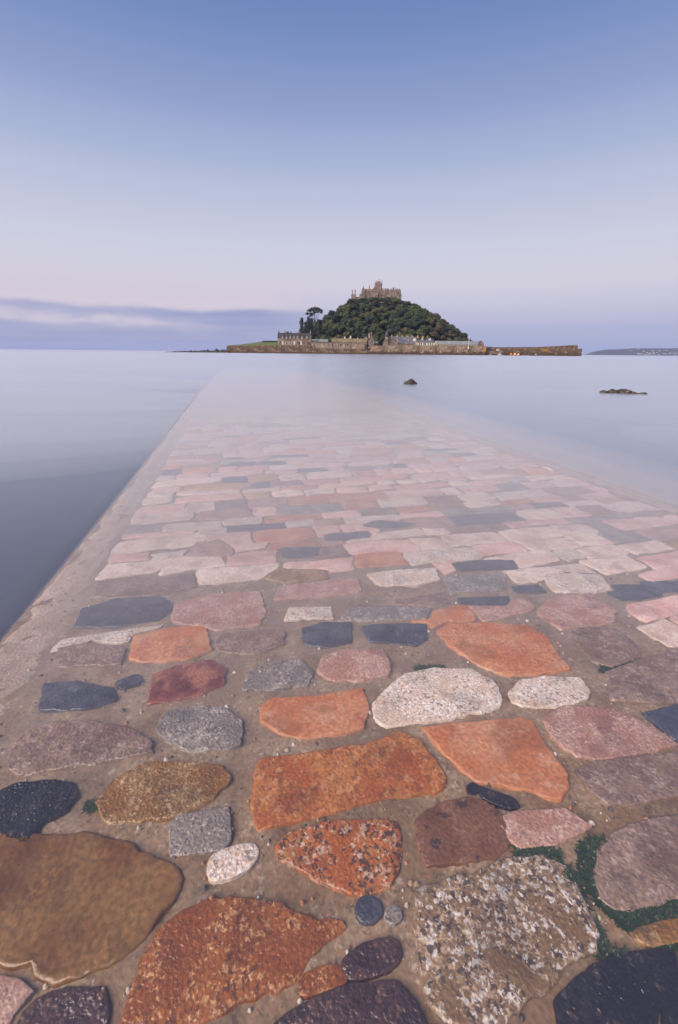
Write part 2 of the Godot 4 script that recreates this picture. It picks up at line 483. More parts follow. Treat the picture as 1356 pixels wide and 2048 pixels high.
# stones that can be told apart: kind, how rugged in mm, outline in pixels of the photograph
const TRACED := [
	["ochre", 5, [-90, 1690, -40, 1668, 60, 1680, 150, 1672, 250, 1690, 300, 1718, 345, 1735, 362, 1765, 345, 1800, 310, 1840, 285, 1880, 230, 1920, 160, 1950, 100, 1965, 60, 1930, -40, 1925, -110, 1860]],
	["rusty", 9, [320, 1867, 360, 1832, 413, 1808, 490, 1800, 557, 1813, 599, 1839, 686, 1849, 655, 1880, 619, 1911, 583, 1963, 490, 1999, 423, 2027, 361, 2062, 300, 2090, 250, 2060, 258, 2004, 289, 1921]],
	["plum", 6, [30, 2075, 50, 2030, 75, 2005, 130, 1985, 205, 1985, 215, 2040, 200, 2090, 90, 2100]],
	["plum", 7, [530, 2090, 560, 2045, 640, 2000, 700, 1977, 790, 1970, 830, 2010, 850, 2060, 800, 2100]],
	["plum", 6, [685, 1930, 720, 1895, 790, 1880, 802, 1918, 760, 1945, 700, 1957]],
	["rusty", 5, [600, 1963, 640, 1940, 682, 1940, 690, 1962, 650, 1978, 605, 1992]],
	["slate", 3, [713, 1822, 722, 1802, 740, 1798, 758, 1808, 762, 1828, 745, 1845, 722, 1842]],
	["grey", 3, [773, 1830, 782, 1818, 797, 1822, 800, 1838, 787, 1846, 775, 1842]],
	["granite", 9, [834, 1790, 873, 1769, 924, 1761, 997, 1730, 1069, 1717, 1123, 1730, 1152, 1782, 1193, 1865, 1183, 1903, 1121, 1932, 1095, 1973, 1028, 2009, 986, 2052, 899, 2050, 857, 1994, 842, 1916, 832, 1854]],
	["mauve", 8, [1198, 1705, 1239, 1663, 1301, 1643, 1356, 1635, 1420, 1640, 1450, 1700, 1430, 1780, 1356, 1792, 1301, 1808, 1234, 1821, 1203, 1803, 1193, 1756]],
	["black", 7, [1112, 2005, 1162, 1957, 1224, 1921, 1301, 1906, 1345, 1912, 1350, 1960, 1315, 2010, 1300, 2080, 1130, 2090]],
	["black", 7, [1328, 2010, 1362, 1955, 1430, 1940, 1470, 1990, 1440, 2070, 1330, 2080]],
	["honey", 4, [1268, 1868, 1310, 1853, 1356, 1845, 1430, 1835, 1440, 1868, 1356, 1878, 1290, 1893]],
	["brown", 6, [834, 1643, 878, 1612, 930, 1599, 971, 1606, 1007, 1643, 1015, 1694, 986, 1715, 914, 1725, 852, 1730, 837, 1689]],
	["pink", 6, [999, 1643, 1028, 1630, 1131, 1622, 1177, 1653, 1152, 1668, 1100, 1689, 1038, 1694, 1012, 1674]],
	["black", 2, [958, 1577, 992, 1589, 1028, 1602, 1036, 1615, 1014, 1617, 964, 1596]],
	["black", 2, [936, 1576, 946, 1570, 955, 1577, 951, 1588, 938, 1588]],
	["peach", 4, [847, 1460, 900, 1452, 1038, 1439, 1064, 1446, 1084, 1488, 1131, 1545, 1133, 1576, 1115, 1599, 1059, 1581, 945, 1560, 904, 1519]],
	["orange", 6, [513, 1535, 530, 1520, 620, 1510, 740, 1490, 800, 1468, 835, 1480, 885, 1545, 888, 1570, 860, 1585, 770, 1595, 690, 1615, 600, 1640, 520, 1655, 505, 1625, 508, 1575]],
	["embers", 7, [553, 1695, 580, 1670, 650, 1650, 750, 1643, 790, 1650, 800, 1680, 795, 1745, 765, 1775, 720, 1790, 660, 1770, 600, 1735, 560, 1715]],
	["pale", 3, [418, 1740, 425, 1715, 470, 1697, 510, 1692, 515, 1712, 500, 1735, 460, 1755, 425, 1760]],
	["grey", 4, [342, 1650, 360, 1635, 455, 1620, 460, 1680, 445, 1700, 345, 1708]],
	["honey", 8, [195, 1605, 235, 1560, 290, 1530, 340, 1528, 440, 1535, 460, 1560, 420, 1600, 345, 1635, 230, 1645, 205, 1635]],
	["black", 6, [-60, 1600, 0, 1585, 30, 1572, 100, 1565, 145, 1570, 152, 1595, 130, 1625, 80, 1650, 55, 1685, 0, 1675, -60, 1680]],
	["mauve", 5, [18, 1540, 25, 1500, 55, 1465, 110, 1447, 180, 1445, 260, 1460, 300, 1485, 303, 1505, 230, 1520, 150, 1530, 60, 1550]],
	["grey", 7, [315, 1460, 330, 1430, 390, 1415, 450, 1420, 482, 1445, 480, 1490, 430, 1500, 375, 1503, 330, 1475]],
	["peach", 3, [525, 1415, 540, 1400, 640, 1395, 725, 1380, 735, 1410, 725, 1455, 690, 1465, 600, 1478, 555, 1465, 525, 1445]],
	["pale", 7, [748, 1410, 770, 1385, 810, 1350, 870, 1340, 945, 1343, 985, 1365, 1005, 1405, 985, 1420, 930, 1430, 850, 1445, 770, 1455, 750, 1440]],
	["pale", 5, [1018, 1390, 1040, 1365, 1090, 1355, 1160, 1360, 1178, 1385, 1170, 1400, 1110, 1415, 1045, 1413, 1025, 1405]],
	["pink", 6, [1085, 1440, 1130, 1415, 1190, 1417, 1250, 1430, 1310, 1460, 1350, 1490, 1290, 1505, 1200, 1520, 1150, 1510, 1110, 1480]],
	["mauve", 5, [1155, 1545, 1190, 1527, 1300, 1515, 1356, 1510, 1430, 1530, 1420, 1580, 1356, 1590, 1270, 1605, 1215, 1610, 1180, 1580]],
	["red", 4, [298, 1410, 310, 1350, 350, 1335, 420, 1323, 450, 1340, 445, 1370, 400, 1390, 330, 1405]],
	["grey", 6, [488, 1380, 495, 1350, 550, 1325, 600, 1322, 625, 1345, 615, 1370, 560, 1378]],
	["pink", 5, [637, 1345, 645, 1315, 700, 1300, 765, 1303, 780, 1330, 775, 1350, 720, 1362, 660, 1360]],
	["peach", 5, [875, 1265, 900, 1250, 990, 1248, 1060, 1255, 1090, 1275, 1115, 1310, 1140, 1340, 1080, 1350, 1010, 1350, 960, 1330, 900, 1295]],
	["slate", 3, [605, 1260, 640, 1248, 700, 1248, 702, 1285, 660, 1295, 610, 1290]],
	["slate", 3, [724, 1255, 770, 1250, 850, 1250, 852, 1280, 830, 1292, 780, 1287, 740, 1283]],
	["mauve", 4, [1135, 1270, 1160, 1258, 1230, 1260, 1270, 1290, 1278, 1315, 1220, 1335, 1190, 1325]],
	["mauve", 3, [1210, 1350, 1270, 1325, 1356, 1300, 1430, 1295, 1440, 1395, 1320, 1405, 1225, 1400]],
	["slate", 3, [1288, 1430, 1356, 1412, 1430, 1410, 1430, 1470, 1350, 1480]],
	["slate", 4, [150, 1255, 165, 1220, 230, 1200, 320, 1195, 350, 1215, 320, 1240, 230, 1255]],
	["mauve", 3, [190, 1195, 195, 1165, 270, 1155, 330, 1160, 385, 1150, 390, 1175, 330, 1190, 250, 1195]],
	["pink", 4, [345, 1245, 350, 1210, 430, 1190, 520, 1185, 530, 1225, 520, 1250, 430, 1260]],
	["peach", 4, [260, 1320, 270, 1275, 340, 1258, 410, 1255, 420, 1300, 380, 1318, 300, 1325]],
	["mauve", 3, [430, 1290, 445, 1270, 530, 1262, 568, 1265, 565, 1290, 510, 1310, 440, 1305]],
	["slate", 4, [80, 1420, 90, 1370, 150, 1365, 225, 1380, 230, 1400, 170, 1420]],
	["slate", 3, [232, 1365, 278, 1350, 282, 1368, 240, 1380]],
	["mauve", 4, [110, 1335, 115, 1300, 170, 1288, 250, 1298, 240, 1328]],
	["slate", 2, [563, 1098, 600, 1096, 635, 1097, 636, 1113, 566, 1115]],
	["pink", 3, [372, 1112, 400, 1087, 440, 1082, 465, 1100, 462, 1112]],
	["pink", 3, [550, 1200, 560, 1175, 640, 1165, 715, 1160, 722, 1185, 640, 1195]],
	["honey", 3, [530, 1158, 560, 1140, 650, 1142, 655, 1158, 580, 1168]],
	["pale", 3, [735, 1150, 790, 1142, 870, 1138, 878, 1160, 830, 1172, 760, 1172]],
	["slate", 2, [908, 1128, 960, 1122, 1025, 1122, 1033, 1138, 920, 1143]],
	["grey", 3, [888, 1158, 940, 1152, 1010, 1150, 1010, 1180, 900, 1185]],
	["slate", 2, [1025, 1175, 1075, 1172, 1090, 1185, 1035, 1186]],
	["slate", 2, [918, 1198, 1015, 1195, 1017, 1209, 922, 1209]],
	["pink", 4, [1075, 1225, 1100, 1197, 1180, 1190, 1230, 1220, 1225, 1245, 1120, 1260, 1090, 1240]],
	["pale", 3, [1085, 1155, 1140, 1148, 1200, 1152, 1222, 1180, 1150, 1186, 1110, 1184]],
	["slate", 2, [725, 1050, 760, 1042, 830, 1048, 800, 1056, 740, 1056]],
	["grey", 3, [680, 1242, 700, 1218, 790, 1214, 860, 1220, 850, 1240]],
	["pale", 3, [570, 1240, 580, 1218, 660, 1216, 665, 1238]],
	["slate", 2, [650, 1082, 655, 1070, 735, 1064, 738, 1078]],
]

func build_causeway() -> void:
	var road := Node3D.new()
	road.name = "causeway"
	add_child(road)
	structure(road)
	# the bed of mortar and sand between the stones, a solid ramp with deep sides
	var st := new_st()
	st.set_color(Color.WHITE)
	st.set_smooth_group(0)
	var ss := []
	var s := -4.0
	while s < 34.0:
		ss.append(s)
		s += 0.026 if s < 2.4 and s > 0.3 else 0.07 if s < 5.0 else 0.4
	var n := 190
	var grid := []
	for a in ss:
		var row := PackedVector3Array()
		for k in n + 1:
			var p := along(a, lerpf(edge_left(a), edge_right(a), float(k) / n))
			row.append(Vector3(p.x, deck(a) - 0.003 + 0.010 * lump.get_noise_2d(p.x * 260.0, p.y * 260.0) + 0.007 * lump.get_noise_2d(p.x * 1100.0, p.y * 1100.0 + 90.0), p.y))
		grid.append(row)
	for i in ss.size() - 1:
		for k in n:
			quad(st, grid[i][k], grid[i + 1][k], grid[i + 1][k + 1], grid[i][k + 1], Vector3.UP)
	done(st, road, "mortar_bed", M.mortar)
	for side in [-1.0, 1.0]:                           # a smooth kerb along each edge, on the retaining wall
		var kb := new_st()
		kb.set_color(Color.WHITE)
		for i in ss.size() - 1:
			var row := []
			for a in [ss[i], ss[i + 1]]:
				var e: float = edge_left(a) if side < 0 else edge_right(a)
				var wob := 0.035 * lump.get_noise_2d(a * 90.0, side * 40.0) + 0.012 * lump.get_noise_2d(a * 700.0, side * 40.0)
				var pts := []
				for k in [[-0.27, -0.014], [-0.22, 0.0], [-0.07, 0.004], [-0.03, -0.004], [0.0, -0.035], [0.06, -1.2], [0.3, -3.2]]:
					var p := along(a, e + side * (k[0] + wob))
					pts.append(Vector3(p.x, minf(deck(a) + k[1] + (0.006 * lump.get_noise_2d(p.x * 300.0, p.y * 300.0)), -0.003), p.y))
				row.append(pts)
			for k in 6:
				var sd := along(0.0, side)
				kb.set_smooth_group(0)
				quad(kb, row[0][k], row[0][k + 1], row[1][k + 1], row[1][k], Vector3(0, 1, 0) if k < 3 else Vector3(sd.x, 0.4, sd.y))
		done(kb, road, "kerb", M.kerb)
	# the stones drawn from the photograph
	var laid := []
	for d in TRACED:
		var p := PackedVector2Array()
		for i in range(0, d[2].size(), 2):
			p.append(on_deck(d[2][i], d[2][i + 1]))
		laid.append(p)
		var g := new_st()
		var v := rng.randf_range(0.9, 1.1)
		var sz := sqrt(area(p))
		var grown := Geometry2D.offset_polygon(p, 0.007, Geometry2D.JOIN_MITER)
		add_stone(g, chaikin(grown[0], 2) if sz < 0.085 else grown[0], 0.007 + 0.008 * sz, 60 if sz > 0.12 else 36, d[1] * 0.001, Color(v, v, v), true)
		done(g, road, "stone", M[d[0]])
	var count := laid.size()
	var spread := []
	for p in laid:
		var big := Geometry2D.offset_polygon(p, 0.022, Geometry2D.JOIN_ROUND)
		var r := Rect2(p[0], Vector2.ZERO)
		for q in p:
			r = r.expand(q)
		spread.append([big[0] if big.size() else p, r.grow(0.03)])
	# the rest of the paving, in rough courses: single stones as far as they can be picked out, then one mass of them
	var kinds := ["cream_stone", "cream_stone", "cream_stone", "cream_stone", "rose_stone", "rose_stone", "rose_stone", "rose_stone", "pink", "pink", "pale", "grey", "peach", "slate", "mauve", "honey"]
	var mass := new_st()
	var made := []
	s = -3.8
	while s < S_END:
		var depth := rng.randf_range(0.13, 0.28)
		var t := edge_left(s) + 0.27
		while t < edge_right(s) - 0.32:
			var wide := rng.randf_range(0.2, 0.4) if rng.randf() < 0.6 else rng.randf_range(0.35, 0.7)
			wide = minf(wide, edge_right(s) - 0.28 - t)
			var p := PackedVector2Array()
			var g := 0.008
			var o := rng.randf_range(-0.02, 0.02)
			var skew := rng.randf_range(-0.12, 0.12)
			for c in [[g, g], [g, wide * 0.5], [g, wide - g], [depth * 0.5, wide - g * 0.5], [depth - g, wide - g], [depth - g, wide * 0.5], [depth - g, g], [depth * 0.5, g * 0.5]]:
				p.append(along(s + o + c[0] + rng.randf_range(-0.02, 0.02) + skew * (c[1] - wide * 0.5), t + c[1] + rng.randf_range(-0.022, 0.022)))
			var full := area(p)
			var box2 := Rect2(p[0], Vector2.ZERO)
			for q in p:
				box2 = box2.expand(q)
			var near := s > 0.15 and s < 1.6
			for k in spread.size():
				if p.size() and box2.intersects(spread[k][1]):
					var best := PackedVector2Array()
					for piece in Geometry2D.clip_polygons(p, spread[k][0]):
						if not Geometry2D.is_polygon_clockwise(piece) and area(piece) > area(best):
							best = piece
						elif area(piece) > area(best):
							best = piece
					p = best
			if p.size() > 3 and area(p) > full * (0.7 if near else 0.55) and area(p) > 0.006:
				made.append([p, kinds[rng.randi() % kinds.size()], s, rng.randf_range(0.85, 1.15)])
			t += wide
		s += depth
	made.sort_custom(func(a, b): return absf(a[2] - 1.5) < absf(b[2] - 1.5))
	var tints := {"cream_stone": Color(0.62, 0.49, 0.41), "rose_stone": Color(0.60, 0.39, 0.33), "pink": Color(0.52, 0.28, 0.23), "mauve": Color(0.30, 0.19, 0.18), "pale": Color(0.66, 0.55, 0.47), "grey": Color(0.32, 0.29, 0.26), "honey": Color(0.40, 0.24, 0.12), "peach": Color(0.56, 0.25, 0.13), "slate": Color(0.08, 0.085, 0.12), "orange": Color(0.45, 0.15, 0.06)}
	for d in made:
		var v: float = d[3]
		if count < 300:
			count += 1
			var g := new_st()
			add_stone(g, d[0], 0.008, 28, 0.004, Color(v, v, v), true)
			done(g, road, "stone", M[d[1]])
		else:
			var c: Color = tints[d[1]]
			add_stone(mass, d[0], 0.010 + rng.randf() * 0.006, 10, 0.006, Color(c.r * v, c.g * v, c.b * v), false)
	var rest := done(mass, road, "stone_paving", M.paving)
	rest.set_meta("kind", "stuff")

# green weed growing in the joints, drawn from the photograph
const ALGAE := [
	["dark green algae filling the joint between pale granite and tan stone", [1165, 1689, 1203, 1679, 1193, 1730, 1198, 1792, 1234, 1828, 1356, 1792, 1400, 1790, 1400, 1830, 1356, 1828, 1250, 1859, 1214, 1828, 1172, 1772, 1159, 1730]],
	["green algae tuft under the small pink granite stone", [1033, 1702, 1079, 1697, 1121, 1710, 1110, 1717, 1038, 1728]],
	["thin green algae along the lower edge of the pale granite block", [1131, 1730, 1152, 1756, 1177, 1828, 1214, 1906, 1260, 1911, 1224, 1929, 1188, 1911, 1198, 1865, 1152, 1782]],
	["green algae strip beside the narrow ochre stone", [1286, 1890, 1327, 1878, 1390, 1870, 1390, 1888, 1306, 1898]],
	["tiny green algae smear above the long pale granite stone", [826, 1340, 840, 1334, 888, 1336, 884, 1342, 840, 1344]],
	["green algae edging the flat mauve stone", [1205, 1335, 1230, 1324, 1278, 1316, 1270, 1325, 1225, 1340, 1205, 1346]],
	["green algae in the joint left of the dark red striped stone", [174, 1612, 182, 1604, 190, 1612, 186, 1622, 176, 1620]],
]

func build_algae() -> void:
	var r := RandomNumberGenerator.new()
	r.seed = 51
	for d in ALGAE:
		var p := PackedVector2Array()
		for i in range(0, d[1].size(), 2):
			p.append(on_deck(d[1][i], d[1][i + 1]))
		var box2 := Rect2(p[0], Vector2.ZERO)
		for q in p:
			box2 = box2.expand(q)
		var st := new_st()
		st.set_smooth_group(-1)
		var n := int(area(p) * 150000.0) + 60
		var got := 0
		var tries := 0
		while got < n and tries < n * 20:
			tries += 1
			var q := Vector2(r.randf_range(box2.position.x, box2.end.x), r.randf_range(box2.position.y, box2.end.y))
			if not Geometry2D.is_point_in_polygon(q + Vector2(r.randfn(), r.randfn()) * 0.004, p) or lump.get_noise_2d(q.x * 1500.0, q.y * 1500.0) < -0.4:
				continue
			got += 1
			var y := deck(st_of(q).x) + 0.002
			var a := r.randf() * TAU
			var l := r.randf_range(0.006, 0.03)
			var f := Vector3(cos(a), 0, sin(a))
			var w := Vector3(-f.z, 0, f.x) * r.randf_range(0.0025, 0.007)
			var o := Vector3(q.x, y, q.y)
			var v := r.randf_range(0.5, 1.0)
			st.set_color(Color(v, v, v))
			tri(st, o - w, o + w, o + f * l + Vector3(0, r.randf_range(0.001, 0.007), 0), Vector3.UP)
		var m := done(st, self, numbered("algae"), M.algae)
		m.set_meta("kind", "stuff")
		tag(m, d[0], "algae")

# grit, shell and small pebbles lying in the joints near the camera
func build_grit() -> void:
	var polys := []
	for d in TRACED:
		var p := PackedVector2Array()
		for i in range(0, d[2].size(), 2):
			p.append(on_deck(d[2][i], d[2][i + 1]))
		polys.append(p)
	var r := RandomNumberGenerator.new()
	r.seed = 404
	var st := new_st()
	st.set_smooth_group(0)
	var tones := [Color(0.30, 0.20, 0.12), Color(0.16, 0.11, 0.08), Color(0.46, 0.38, 0.30), Color(0.07, 0.06, 0.06), Color(0.36, 0.16, 0.08), Color(0.55, 0.50, 0.45)]
	var got := 0
	while got < 1500:
		var q := along(0.35 + 2.2 * pow(r.randf(), 1.4), r.randf_range(-1.1, 2.4))
		if lump.get_noise_2d(q.x * 300.0, q.y * 300.0 + 40.0) < r.randf_range(-0.5, 0.35):
			continue
		var free := true
		for p in polys:
			if Geometry2D.is_point_in_polygon(q, p):
				free = false
				break
		if not free:
			continue
		got += 1
		var s := 0.0022 + 0.0075 * pow(r.randf(), 3.0)
		var o := Vector3(q.x, deck(st_of(q).x) + 0.001, q.y)
		var t: Color = tones[r.randi() % tones.size()]
		st.set_color(t * r.randf_range(0.7, 1.0))
		var ring := []
		var a0 := r.randf() * TAU
		for k in 6:
			var a := a0 + TAU * k / 6.0
			ring.append(o + Vector3(cos(a) * s * r.randf_range(0.7, 1.3), -0.003, sin(a) * s * r.randf_range(0.7, 1.3)))
		var top := o + Vector3(0, s * r.randf_range(0.5, 0.9), 0)
		var mid := []
		for k in 6:
			mid.append(ring[k].lerp(top, 0.55) + Vector3(0, s * 0.35, 0))
		for k in 6:
			var k2 := (k + 1) % 6
			quad(st, ring[k], ring[k2], mid[k2], mid[k], ring[k] - o + Vector3(0, s, 0))
			tri(st, mid[k], mid[k2], top + Vector3(0, s * 0.2, 0), Vector3.UP)
	var m := done(st, self, "grit", M.grit)
	m.set_meta("kind", "stuff")
	tag(m, "small pebbles and shell grit lying in the sandy joints", "grit")
const FOG := true

# ---------------------------------------------------------------- water and sea bed
func build_water() -> void:
	var bed := new_st()
	add_box(bed, Vector3(-9000, -4.2, -9000), Vector3(9000, -3.2, 60))
	structure(done(bed, self, "seabed", M.seabed))
	var st := new_st()
	st.set_smooth_group(-1)
	quad(st, Vector3(-9000, 0, -9000), Vector3(9000, 0, -9000), Vector3(9000, 0, 60), Vector3(-9000, 0, 60), Vector3.UP)
	structure(done(st, self, "sea", M.sea))
	# milky veil of blurred wash on the causeway; haze added beyond to brighten sea
	var wash := Color(1.0, 0.975, 0.98)
	var blue := Color(0.82, 0.88, 1.0)
	for q in [["milky_water", -1.19, 3.6, 1.0, 26.0, 2.8, wash], ["milky_water", -1.13, 4.1, 1.1, 29.4, 2.2, wash], ["milky_water", -1.0, 4.7, 1.3, 34.0, 1.5, wash], ["milky_water", -0.8, 5.4, 1.6, 40.0, 0.8, wash], ["cloudy_water", -420.0, -1.29, -20.0, 29.4, 0.19, blue], ["cloudy_water", 4.16, 420.0, -20.0, 29.4, 0.62, blue], ["cloudy_water", -520.0, 520.0, 29.41, 330.0, 0.45, blue]]:
		var fog := FogVolume.new()
		fog.name = numbered(q[0])
		fog.shape = RenderingServer.FOG_VOLUME_SHAPE_BOX
		fog.size = Vector3(q[2] - q[1], 0.4, q[4] - q[3])
		var a := along((q[3] + q[4]) / 2, (q[1] + q[2]) / 2)
		fog.position = Vector3(a.x, -0.205, a.y)
		fog.rotation.y = YAW
		var fm := FogMaterial.new()
		fm.density = q[5]
		fm.albedo = q[6]
		fog.material = fm
		add_child(fog)
		fog.set_meta("kind", "stuff")
	# added haze lenses that make pale streaks on the sea: x, z, length, breadth, turn, density
	for q in [[-7.0, -6.4, 11.0, 3.6, 0.25, 0.22], [-8.5, -7.8, 14.0, 4.6, 0.2, 0.28], [-10.0, -9.8, 18.0, 6.0, 0.14, 0.4], [-16.0, -15.0, 26.0, 8.0, -0.03, 0.7], [-30.0, -26.0, 40.0, 9.0, 0.05, 1.1], [-12.0, -22.0, 14.0, 5.0, 0.1, 0.9], [9.5, -7.5, 8.0, 3.4, -0.5, 1.0], [14.0, -11.0, 16.0, 4.0, -0.25, 1.3], [12.0, -17.0, 18.0, 5.0, -0.12, 1.3], [26.0, -21.0, 30.0, 6.0, 0.0, 1.2], [10.0, -30.0, 30.0, 9.0, 0.04, 1.2], [-10.0, -44.0, 60.0, 14.0, 0.0, 1.1], [40.0, -48.0, 60.0, 14.0, 0.03, 1.1]]:
		var lens_ := FogVolume.new()
		lens_.name = numbered("cloudy_water")
		lens_.shape = RenderingServer.FOG_VOLUME_SHAPE_ELLIPSOID
		lens_.size = Vector3(q[2], 0.5, q[3])
		lens_.position = Vector3(q[0], -0.256, q[1])
		lens_.rotation.y = q[4]
		var lm := FogMaterial.new()
		lm.density = q[5]
		lm.albedo = Color(0.92, 0.94, 1.0)
		lens_.material = lm
		add_child(lens_)
		lens_.set_meta("kind", "stuff")

# ---------------------------------------------------------------- the island
const FRONT := 430.0                      # metres to the sea walls
const CROWN := 520.0                      # metres to the castle
const LEFT_SLOPE := [[0, 53], [26, 50], [34, 45], [44, 37], [61, 26], [77, 16], [90, 8], [104, 6], [400, 6]]
const RIGHT_SLOPE := [[0, 53], [24, 49], [34, 41], [45, 36], [60, 31], [84, 21], [96, 11], [104, 6.5], [112, 6], [400, 6]]
var mid_x := 0.0

func X(px: float, dist: float) -> float:
	return W(px, 690.0, dist).x

func Y(px: float, py: float, dist: float) -> float:
	return W(px, py, dist).y

func table(t: Array, d: float) -> float:
	for k in t.size() - 1:
		if d <= t[k + 1][0]:
			return lerpf(t[k][1], t[k + 1][1], (d - t[k][0]) / (t[k + 1][0] - t[k][0]))
	return t[-1][1]

func ground(x: float, z: float) -> float:
	var dx := x - mid_x
	var dz := z + CROWN
	var d := Vector2(dx, dz * 1.75).length()
	var share := 0.5 + 0.5 * sin(atan2(dx, absf(dz * 1.75) + 0.01))
	return lerpf(table(LEFT_SLOPE, d), table(RIGHT_SLOPE, d), share) + 1.2 * lump.get_noise_2d(x * 3.0, z * 3.0)

func build_hill() -> void:
	var st := new_st()
	st.set_color(Color.WHITE)
	st.set_smooth_group(0)
	var x0 := mid_x - 112.0
	var x1 := mid_x + 104.0
	var n := 60
	var m := 44
	var rows := []
	for j in m + 1:
		var row := PackedVector3Array()
		var z := lerpf(-446.0, -606.0, float(j) / m)
		for i in n + 1:
			var x := lerpf(x0, x1, float(i) / n)
			var y := ground(x, z)
			if i == 0 or j == 0 or i == n or j == m:
				y = -2.0
			row.append(Vector3(x, y, z))
		rows.append(row)
	for j in m:
		for i in n:
			quad(st, rows[j][i], rows[j][i + 1], rows[j + 1][i + 1], rows[j + 1][i], Vector3(0, 1, 0.02))
	structure(done(st, self, "hill", M.earth))

# a mass with a flat front at the given distance; outline of pixels, bottom carried below the water
func wall_mass(called: String, label: String, category: String, mat: Material, top: Array, dist: float, depth: float, weed: float) -> Node3D:
	var a: Vector3 = W(top[0][0], top[0][1], dist)
	var b: Vector3 = W(top[-1][0], top[-1][1], dist)
	var o := thing(called, label, category, Vector3((a.x + b.x) / 2, 0.0, -dist - depth / 2))
	var line := []
	for p in top:
		var q := W(p[0], p[1], dist)
		line.append(Vector2(q.x, q.y))
	line.append(Vector2(b.x, -3.1))
	line.append(Vector2(a.x, -3.1))
	slab(o, "masonry", mat, line, -dist, -dist - depth)
	if weed > 0.0:                                     # a ragged skirt of weed up to the tide line
		var up := []
		var n := int((b.x - a.x) / 1.2) + 2
		for i in n:
			var x := lerpf(a.x, b.x, float(i) / (n - 1))
			up.append(Vector2(x, weed * (0.75 + 0.55 * lump.get_noise_2d(x * 12.0, dist) + 0.5 * lump.get_noise_2d(x * 60.0, dist))))
		up.append(Vector2(b.x, -3.0))
		up.append(Vector2(a.x, -3.0))
		slab(o, "weed_skirt", M.weed, up, -dist + 0.35, -dist + 0.02)
	return o

func prism_wall(parent: Node, called: String, mat: Material, x0: float, x1: float, yb: float, ye: float, yr: float, z0: float, z1: float, along_: String) -> MeshInstance3D:
	if along_ == "z":
		return slab(parent, called, mat, [Vector2(x0, yb), Vector2(x1, yb), Vector2(x1, ye), Vector2((x0 + x1) / 2, yr), Vector2(x0, ye)], z0, z1)
	return slab(parent, called, mat, [Vector2(z0, yb), Vector2(z1, yb), Vector2(z1, ye), Vector2((z0 + z1) / 2, yr), Vector2(z0, ye)], x0, x1, "x")

# a gabled building from pixels: left, right, ridge, eaves, foot
func house(o: Node3D, x0: float, x1: float, yr: float, ye: float, yb: float, dist: float, depth: float, along_: String, wall: Material, top: Material, called := "wall") -> void:
	var xm := (x0 + x1) / 2
	var a := X(x0, dist)
	var b := X(x1, dist)
	prism_wall(o, called, wall, a, b, minf(Y(xm, yb, dist), 6.0), Y(xm, ye, dist), Y(xm, yr, dist), -dist, -dist - depth, along_)
	roof(o, "roof", top, Vector3(a, Y(xm, ye, dist) + 0.04, -dist), Vector3(b, Y(xm, yr, dist) + 0.04, -dist - depth), along_)

func chimney(o: Node3D, px: float, wide: float, yt: float, yb: float, dist: float, deep: float, mat: Material, pots := 2) -> void:
	var a := X(px - wide / 2, dist)
	var b := X(px + wide / 2, dist)
	var t := Y(px, yt, dist)
	var z := -dist - deep
	var c := box(o, "chimney", mat, Vector3(a, Y(px, yb, dist), z + 0.5), Vector3(b, t - 0.35, z - 0.5))
	box(c, "chimney_cap", mat, Vector3(a - 0.12, t - 0.35, z + 0.62), Vector3(b + 0.12, t - 0.12, z - 0.62))
	for k in pots:
		var x := lerpf(a, b, (k + 0.5) / pots)
		var st := new_st()
		add_tube(st, [Vector3(x, t - 0.14, z), Vector3(x, t + 0.45, z)], [0.17, 0.13], 6)
		done(st, c, "chimney_pot", M.pot)

func window(o: Node3D, px: float, wide: float, yt: float, yb: float, dist: float, frame: Material, glass: Material, arched := false, called := "window") -> void:
	var a := X(px - wide / 2, dist)
	var b := X(px + wide / 2, dist)
	var t := Y(px, yt, dist)
	var f := Y(px, yb, dist)
	var z := -dist
	var w := b - a
	var fr: MeshInstance3D
	if arched:
		fr = slab(o, called, frame, [Vector2(a, f), Vector2(b, f), Vector2(b, t - w * 0.6), Vector2(b - w * 0.18, t - w * 0.22), Vector2((a + b) / 2, t), Vector2(a + w * 0.18, t - w * 0.22), Vector2(a, t - w * 0.6)], z + 0.10, z - 0.2)
	else:
		fr = box(o, called, frame, Vector3(a, f, z + 0.10), Vector3(b, t, z - 0.2))
	box(fr, "pane", glass, Vector3(a + w * 0.14, f + (t - f) * 0.08, z + 0.13), Vector3(b - w * 0.14, t - (t - f) * (0.3 if arched else 0.1), z))
	if w > 1.2:
		box(fr, "glazing_bar", frame, Vector3((a + b) / 2 - 0.06, f, z + 0.16), Vector3((a + b) / 2 + 0.06, t - 0.05, z + 0.05))

func merlons(o: Node3D, x0: float, x1: float, yt: float, dist: float, mat: Material, size := 0.9) -> void:
	var a := X(x0, dist)
	var b := X(x1, dist)
	var y := Y((x0 + x1) / 2, yt, dist)
	var n := maxi(2, int((b - a) / (size * 2.0)))
	for k in n:
		var x := lerpf(a, b, (k + 0.25) / n)
		box(o, "merlon", mat, Vector3(x, y - 0.05, -dist), Vector3(x + (b - a) / n * 0.5, y + size, -dist - 0.8))

func pinnacle(o: Node3D, px: float, wide: float, yt: float, yb: float, dist: float, deep: float, mat: Material, called := "pinnacle") -> void:
	var a := X(px - wide / 2, dist)
	var b := X(px + wide / 2, dist)
	var t := Y(px, yt, dist)
	var f := Y(px, yb, dist)
	var z := -dist - deep
	var r := (b - a) / 2
	var st := new_st()
	var c := (a + b) / 2
	add_tube(st, [Vector3(c, f, z), Vector3(c, lerpf(f, t, 0.62), z), Vector3(c, lerpf(f, t, 0.64), z), Vector3(c, t, z)], [r, r, r * 1.25, r * 0.12], 8)
	done(st, o, called, mat)

